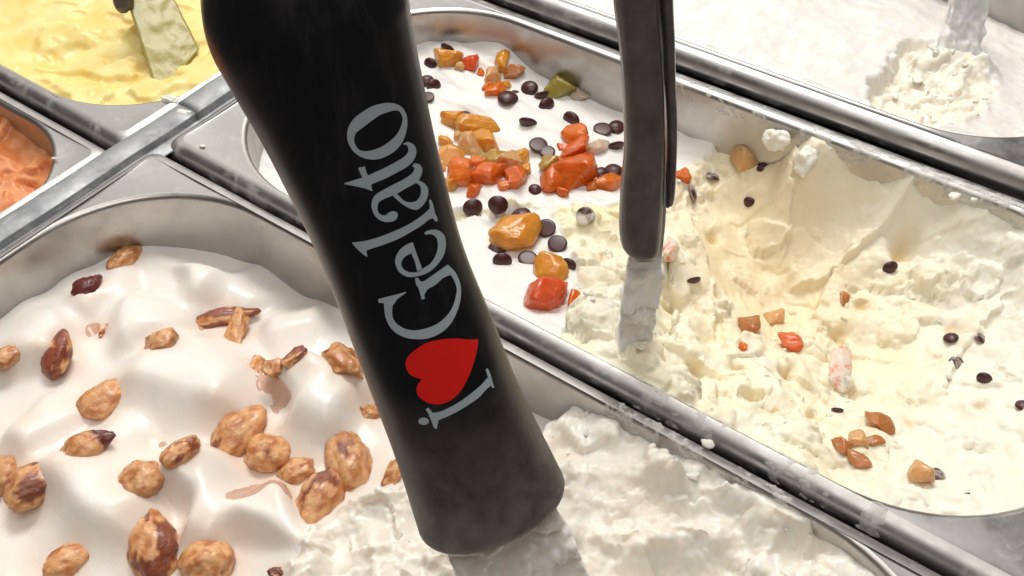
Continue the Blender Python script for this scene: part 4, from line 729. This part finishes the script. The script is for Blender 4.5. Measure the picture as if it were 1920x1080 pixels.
for i, (x, y, d, mode, label) in enumerate(CHIPS):
    o = bpy.data.objects.new('chocolate_chip', (CHIPF if mode == 'frost' or 'smeared' in label else CHIP)[i % 4]); COL.objects.link(o); r = d/2*1.03; o.scale = (r, r, r*.78)
    z = float(H_cas(np.array([x]), np.array([y]))[0]); n = cas_normal(x, y); jit = Vector((rng.uniform(-.25, .25), rng.uniform(-.25, .25), 0)); front = Vector((.55, -.75, 0)); lift = 0
    if mode == 'dome': up = n+jit+front*.15; lift = .1*r
    elif mode == 'flat': up = -(n+jit*.6+front*.25); lift = .55*r
    elif mode == 'edge':
        a = rng.uniform(-.6, .6); up = Matrix.Rotation(a, 3, 'Z') @ Vector((.5, -.7, .25 if i % 2 else -.35)); lift = .15*r
    elif mode == 'sunk': up = n; lift = -.55*r
    else: up = n+jit*2; lift = -.05*r
    q_ = up.normalized().to_track_quat('Z', 'Y'); o.rotation_mode = 'QUATERNION'; o.rotation_quaternion = q_; o.location = Vector((x, y, z+lift))*MM
    tag(o, label, 'chocolate chip', 'chocolate chips in the fruit gelato')

# ---------------------------------------------------------------- candied fruit
def fruit_shape(L, W, seed, thin=False):
    Vi, Fi = ICO[4]; r = np.random.default_rng(100+seed); p = np.sign(Vi)*np.abs(Vi)**.45
    for _ in range(9):
        n = r.normal(size=3); n /= np.linalg.norm(n); d = r.uniform(.6, .95); p = p-n[None,:]*np.maximum(0, p@n-d)[:,None]
    sh = r.uniform(-.25, .25); p[:,0] += sh*p[:,1]
    p = p*(1+.09*fbm3(p*1.2+seed*2.2, 41, 2)+.06*fbm3(p*3.2+seed, 44, 3, .6))[:,None]; return p*np.array([L*.55, W*.54, (.30 if thin else .48)*min(L, W)*1.15]), Fi
for i, (x, y, L, W, ang, col, label) in enumerate(FRUIT+EXTRA):
    V, F = fruit_shape(L, W, i+3, 'slab' in label or 'scrap' in label or 'peel' in label); sm = 'smeared' in label or 'cream lump' in label
    o = obj('candied_fruit', mesh_from('candied_fruit', V, F), M_SMEARED if sm else M_FRUIT[col]); z = float(H_cas(np.array([x]), np.array([y]))[0])
    sunk = ('sunk' in label) or ('hollow' in label) or ('three near' in label) or ('slope' in label)
    o.location = Vector((x, y, z+(min(L, W)*(.10 if not sunk else -.02))))*MM; o.rotation_euler = (rng.uniform(-.35, .35)+(.5 if i in (2, 6) else 0), rng.uniform(-.35, .35), math.radians(ang)+rng.uniform(-.35, .35))
    tag(o, label, 'candied fruit', 'candied fruit pieces')

# ---------------------------------------------------------------- spatulas
def loft(name, pairs, thick, mat, parent, off, e=.8, n=28, sub=5, normal=None):
    A = spline([p[0] for p in pairs], sub); B = spline([p[1] for p in pairs], sub); Cc = (A+B)/2; L = (B-A)/2; w = np.linalg.norm(L, axis=1); Lu = L/w[:,None]
    t = np.gradient(Cc, axis=0); t /= np.linalg.norm(t, axis=1)[:,None]; N = np.cross(t, Lu); N /= np.linalg.norm(N, axis=1)[:,None]
    th = np.linspace(0, 2*np.pi, n, endpoint=False); V = []
    for i in range(len(Cc)):
        c, s = np.cos(th), np.sin(th); V.append(Cc[i]+np.outer(np.sign(c)*np.abs(c)**e*w[i], Lu[i])+np.outer(np.sign(s)*np.abs(s)**e*thick*min(1, w[i]/w.max()*1.3), N[i]))
    V = np.vstack(V)-np.asarray(off); m = len(Cc); F = [(k*n+j, k*n+(j+1) % n, (k+1)*n+(j+1) % n, (k+1)*n+j) for k in range(m-1) for j in range(n)]
    F += [tuple(range(n))[::-1], tuple((m-1)*n+j for j in range(n))]; return obj(name, mesh_from(name, V, F), mat, parent)
def slab(name, pairs, thick, mat, parent, off, sub=5, nv=8, lump=0, seed=0, tint=None, grow_=0, mask=None):
    A = spline([p[0] for p in pairs], sub); B = spline([p[1] for p in pairs], sub); m = len(A); v = np.linspace(-grow_, 1+grow_, nv)
    G = A[:,None,:]*(1-v)[None,:,None]+B[:,None,:]*v[None,:,None]; t = np.gradient(G, axis=0); l = (B-A)[:,None,:]; N = np.cross(t, np.broadcast_to(l, t.shape)); N /= np.linalg.norm(N, axis=-1)[...,None]
    th = np.full((m, nv), thick/2)
    if lump:
        f = fbm3(G.reshape(-1, 3)/7, seed, 4).reshape(m, nv); th = th+lump*np.clip(.6+f, .12, 2)
        if mask is not None: th = th*mask(np.linspace(0, 1, m))[:,None]+(-.3)*(1-mask(np.linspace(0, 1, m)))[:,None]
    if lump:
        lu = (B-A)/np.linalg.norm(B-A, axis=1)[:,None]; e0 = fbm3(A/6, seed+5, 3); e1 = fbm3(B/6, seed+7, 3); sh = (np.clip(-v*3+.0, -9, 9)*0)[None,:]+(1-v)[None,:]**3*(-lump*.22*e0)[:,None]+v[None,:]**3*(lump*.22*e1)[:,None]; G = G+lu[:,None,:]*sh[...,None]
    T_ = (G+N*th[...,None]).reshape(-1, 3); U_ = (G-N*th[...,None]).reshape(-1, 3); k = m*nv; V = np.vstack([T_, U_])-np.asarray(off)
    F = [tuple(f) for f in strip_faces(m, nv)]+[tuple(a+k for a in f[::-1]) for f in strip_faces(m, nv)]
    for i in range(m-1): F += [(i*nv, k+i*nv, k+(i+1)*nv, (i+1)*nv), (i*nv+nv-1, (i+1)*nv+nv-1, k+(i+1)*nv+nv-1, k+i*nv+nv-1)]
    for j in range(nv-1): F += [(j, j+1, k+j+1, k+j), ((m-1)*nv+j, k+(m-1)*nv+j, k+(m-1)*nv+j+1, (m-1)*nv+j+1)]
    return obj(name, mesh_from(name, V, F, lump > 0, None if tint is None else np.repeat(np.array([tint]), len(V), 0)), mat, parent)
# big black lettered spatula
foot = np.array(HANDLE[-1][:3]); axis = foot-np.array(HANDLE[-5][:3]); axis /= np.linalg.norm(axis)
big = empty('gelato_spatula', foot, 'big black handled spatula with grey lettering and a red heart, stuck in the nut gelato', 'spatula')
n_th = 72; us = np.linspace(0, 1, 90); th = np.linspace(-math.pi, math.pi, n_th, endpoint=False); V = []
for u in us: V.append(handle_pt(np.full(n_th, u), th, 0))
p0 = np.mean(V[0], 0); d0 = np.mean(V[0], 0)-np.mean(V[2], 0); d0 /= np.linalg.norm(d0)
topc = [p0+(V[0]-p0)*math.cos(a)+d0*13*math.sin(a) for a in (1.35, 1.05, .7, .35)]
pf = np.mean(V[-1], 0); foots = [pf+(V[-1]-pf)*s+axis*h for s, h in ((.995, .8), (.97, 1.8), (.90, 2.7), (.80, 3.2), (.5, 3.7), (.15, 3.9))]
rings = topc+V+foots; V = np.vstack(rings)-foot; m = len(rings); F = [(k*n_th+j, k*n_th+(j+1) % n_th, (k+1)*n_th+(j+1) % n_th, (k+1)*n_th+j) for k in range(m-1) for j in range(n_th)]
F += [tuple(range(n_th))[::-1], tuple((m-1)*n_th+j for j in range(n_th))]
grip = obj('handle', mesh_from('handle', V, F), M_HANDLE, big)
def put_print(name, V2, F, mat, off): return obj(name, mesh_from(name, handle_pt([p[0] for p in V2], [p[1] for p in V2], off)-foot, F), mat, grip)
letters = {}
for k, (nm, closed, prs) in enumerate(STROKES):
    a = np.array([p[0] for p in prs]); b = np.array([p[1] for p in prs])
    if closed: a = spline(np.vstack([a, a[:1]]), 4); b = spline(np.vstack([b, b[:1]]), 4)
    else: a = spline(a, 4); b = spline(b, 4)
    nv = 4; V2 = [tuple(a[i]*(1-t)+b[i]*t) for i in range(len(a)) for t in np.linspace(0, 1, nv)]; F = strip_faces(len(a), nv)
    P3 = handle_pt([p[0] for p in V2], [p[1] for p in V2], .10+.015*(k % 4))-foot; L = letters.setdefault(nm, [[], []]); base = sum(len(x) for x in L[0]); L[0].append(P3); L[1] += [tuple(v+base for v in f) for f in F]
def fan(outline, centre, k=6):
    o_ = spline(np.vstack([outline, outline[:1]]), 3)[:-1]; V2 = [tuple(centre)]; n = len(o_)
    for r_ in range(1, k+1): V2 += [tuple(np.array(centre)*(1-r_/k)+p*(r_/k)) for p in o_]
    F = [(0, 1+j, 1+(j+1) % n) for j in range(n)]+[(1+(r_-1)*n+j, 1+r_*n+j, 1+r_*n+(j+1) % n, 1+(r_-1)*n+(j+1) % n) for r_ in range(1, k) for j in range(n)]; return V2, F
V2, F = fan(np.array(DOT), DOT_C, 3); L = letters['letter_i']; base = sum(len(x) for x in L[0]); L[0].append(handle_pt([p[0] for p in V2], [p[1] for p in V2], .1)-foot); L[1] += [tuple(v+base for v in f) for f in F]
for nm, (Vs, Fs) in letters.items(): obj(nm, mesh_from(nm, np.vstack(Vs), Fs), M_PRINT, grip)
V2, F = fan(np.array(HEART), HEART_C); hp = put_print('heart', V2, F, M_RED, .11); hp['label'] = 'red heart printed on the black handle'
Lx = np.cross(axis, np.array(HANDLE_N)); Lx /= np.linalg.norm(Lx)
bp = [[(foot+axis*s-Lx*w_).tolist(), (foot+axis*s+Lx*w_).tolist()] for s, w_ in ((-4, 12), (4, 13), (12, 14), (24, 15), (40, 15))]
slab('blade', bp, 2, M_BLADE, big, foot); slab('gelato_coating', bp, 3, M_GEL, big, foot, 16, 44, 4.5, 3, (.87,.84,.79), .04)
# slim grey spatula with riveted scales
gb = np.mean(np.array(BLADE2[-1]), 0); gs = empty('gelato_spatula', gb, 'slim dark grey two-scale handled spatula standing upright in the fruit gelato', 'spatula')
loft('handle_scale', GREY_L, 6.2, M_GREY, gs, gb, .72); loft('handle_scale', GREY_R, 5.6, M_GREY, gs, gb, .72)
slab('blade', BLADE2, 1.6, M_BLADE, gs, gb); slab('gelato_coating', BLADE2[3:], 1.6, M_CRUMB, gs, gb, 14, 36, 4.2, 9, (.90,.89,.86), .08, lambda s: sstep(.0, .35, s))
# spatula in the yellow gelato
yb = np.array(BLADE3[0]); ys_ = empty('gelato_spatula', yb, 'broad steel spatula smeared with yellow gelato, standing in the yellow pan', 'spatula')
b3 = np.array(BLADE3); ext = lambda a, b, k: (a+(a-b)*k).tolist()
pr = [[ext(b3[0], b3[3], .25), ext(b3[1], b3[2], .25)], [b3[0].tolist(), b3[1].tolist()], [((b3[0]+b3[3])/2).tolist(), ((b3[1]+b3[2])/2).tolist()], [b3[3].tolist(), b3[2].tolist()], [ext(b3[3], b3[0], .35), ext(b3[2], b3[1], .35)]]
slab('blade', pr, 1.8, M_BLADE, ys_, yb); slab('gelato_coating', pr, 1.9, M_GEL, ys_, yb, 10, 24, .5, 17, (.40,.35,.10), .01); loft('handle', GRIP3, 4.5, M_GREY, ys_, yb)
# spatula in the white gelato
wb = np.array(BLADE4[0]); ws = empty('gelato_spatula', wb, 'steel spatula thickly coated in white gelato at the top right', 'spatula'); b4 = np.array(BLADE4)
pr = [[ext(b4[0], b4[3], .2), ext(b4[1], b4[2], .2)], [b4[0].tolist(), b4[1].tolist()], [((b4[0]+b4[3])/2).tolist(), ((b4[1]+b4[2])/2).tolist()], [b4[3].tolist(), b4[2].tolist()]]
slab('blade', pr, 1.6, M_BLADE, ws, wb); slab('gelato_coating', pr, 2.2, M_GEL, ws, wb, 12, 30, 4.0, 27, (.84,.85,.86), 0); loft('handle', GRIP4, 4.5, M_GREY, ws, wb)

# ---------------------------------------------------------------- cream lumps and smears on the steel
for i, (x, y, z, l_, w_, t_, ang, label) in enumerate(LUMPS):
    Vi, Fi = ICO[4 if l_ > 6 else 3]; p = Vi*(1+.34*fbm3(Vi*1.4+i*9.1, 51, 3, .42))[:,None]*np.array([l_/2, w_/2, t_/2])
    o = obj('gelato_smear', mesh_from('gelato_smear', p, Fi, True, np.repeat(np.array([(.85,.82,.75)]), len(Vi), 0)), M_CRUMB, None, (x, y, z)); o.rotation_euler = (0, 0, math.radians(ang)+.6)
    if z < -2: o.rotation_euler = (math.radians(70), 0, math.radians(0))
    tag(o, label, 'gelato smear', 'gelato smears on the steel')
def rim_patch(prof, x0, x1, seed, thr, thick, label, mat=M_FILM, nx=200, sc=7., fade=.1, blob=0):
    pf = spline(prof, 6); nv = len(pf); xs = np.linspace(x0, x1, nx); X = np.repeat(xs, nv); YZ = np.tile(pf, (nx, 1)); P = np.c_[X, YZ]
    tg = np.gradient(pf, axis=0); nn = np.c_[-tg[:,1], tg[:,0]]; nn /= np.linalg.norm(nn, axis=1)[:,None]
    if nn[:,1].mean() < 0: nn = -nn
    NN = np.tile(nn, (nx, 1)); s = (X-x0)/(x1-x0); v = np.tile(np.linspace(0, 1, nv), nx); edge = sstep(0, fade, s)*sstep(1, 1-fade, s)*sstep(0, .15, v)*sstep(1, .85, v)
    h0 = .5-((s-.5)/.42)**2*(.7+.8*v)+.35*fbm3(P/3, seed, 3)-.5*sstep(.15, 0, v)-.5*sstep(.85, 1, v)
    h = h0*.5 if blob else (fbm3(P/sc, seed, 4, .5)-thr)*edge-.25*(1-edge); t = thick*np.minimum(np.maximum(h, -.03)*2.5, 1)
    V = P+np.c_[np.zeros(len(P)), NN]*(t+.02)[:,None]; keep = h > -.02; F = [f for f in strip_faces(nx, nv) if any(keep[a] for a in f)]
    us_ = sorted({a for f in F for a in f}); re = {a: i for i, a in enumerate(us_)}; F = [tuple(re[a] for a in f) for f in F]; V = V[us_]; c = V.mean(0)
    o = obj('gelato_smear', mesh_from('gelato_smear', V-c, F, True, np.repeat(np.array([(.82,.80,.76)]), len(V), 0)), mat, None, c); return tag(o, label, 'gelato smear', 'gelato smears on the steel')
back = [(166.2,-3.0),(163.5,-.5),(161.3,-.1),(160.3,-.55),(158.9,-1.4),(158.5,-3.2),(158.3,-6),(158.1,-9)]
rim_patch(back, 205, 318, 3, -.15, .45, 'frosty cream crust along the far rim above the scraped wedge', nx=320, sc=9)
rim_patch(back, 130, 205, 4, .26, .5, 'thin cream flecks on the far rim right of the grey handle', nx=200, sc=4)
front = [(2.8,-7.0),(2.8,-5.6),(4.45,-1.65),(8.4,-.05),(9.0,-.4),(9.9,-1.0),(10.15,-2.2)]
rim_patch(front, 225, 262, 6, .2, .25, 'thin frozen smear on the middle of the near rim', nx=120, sc=5)
rim_patch(front, 262, 300, 8, .2, .25, 'frozen smear patch on the near rim right of the middle one', nx=120, sc=6)
rim_patch(front[:6], 303, 313, 21, 0, .8, 'single pale drip hanging over the near rim toward the right corner', nx=50, sc=6, blob=1)
nf = [(-.6,-3.0),(-2.6,-.8),(-5.4,-.1),(-6.0,-.9),(-6.1,-4),(-6.3,-8)]
rim_patch(nf, 222, 262, 12, .08, .6, 'cream crust on the nut pan flange beside the whipped peak', nx=140, sc=4)
rim_patch(nf, 262, 292, 13, .16, .5, 'scattered cream crumbs on the nut pan flange toward the bottom right', nx=180, sc=4)
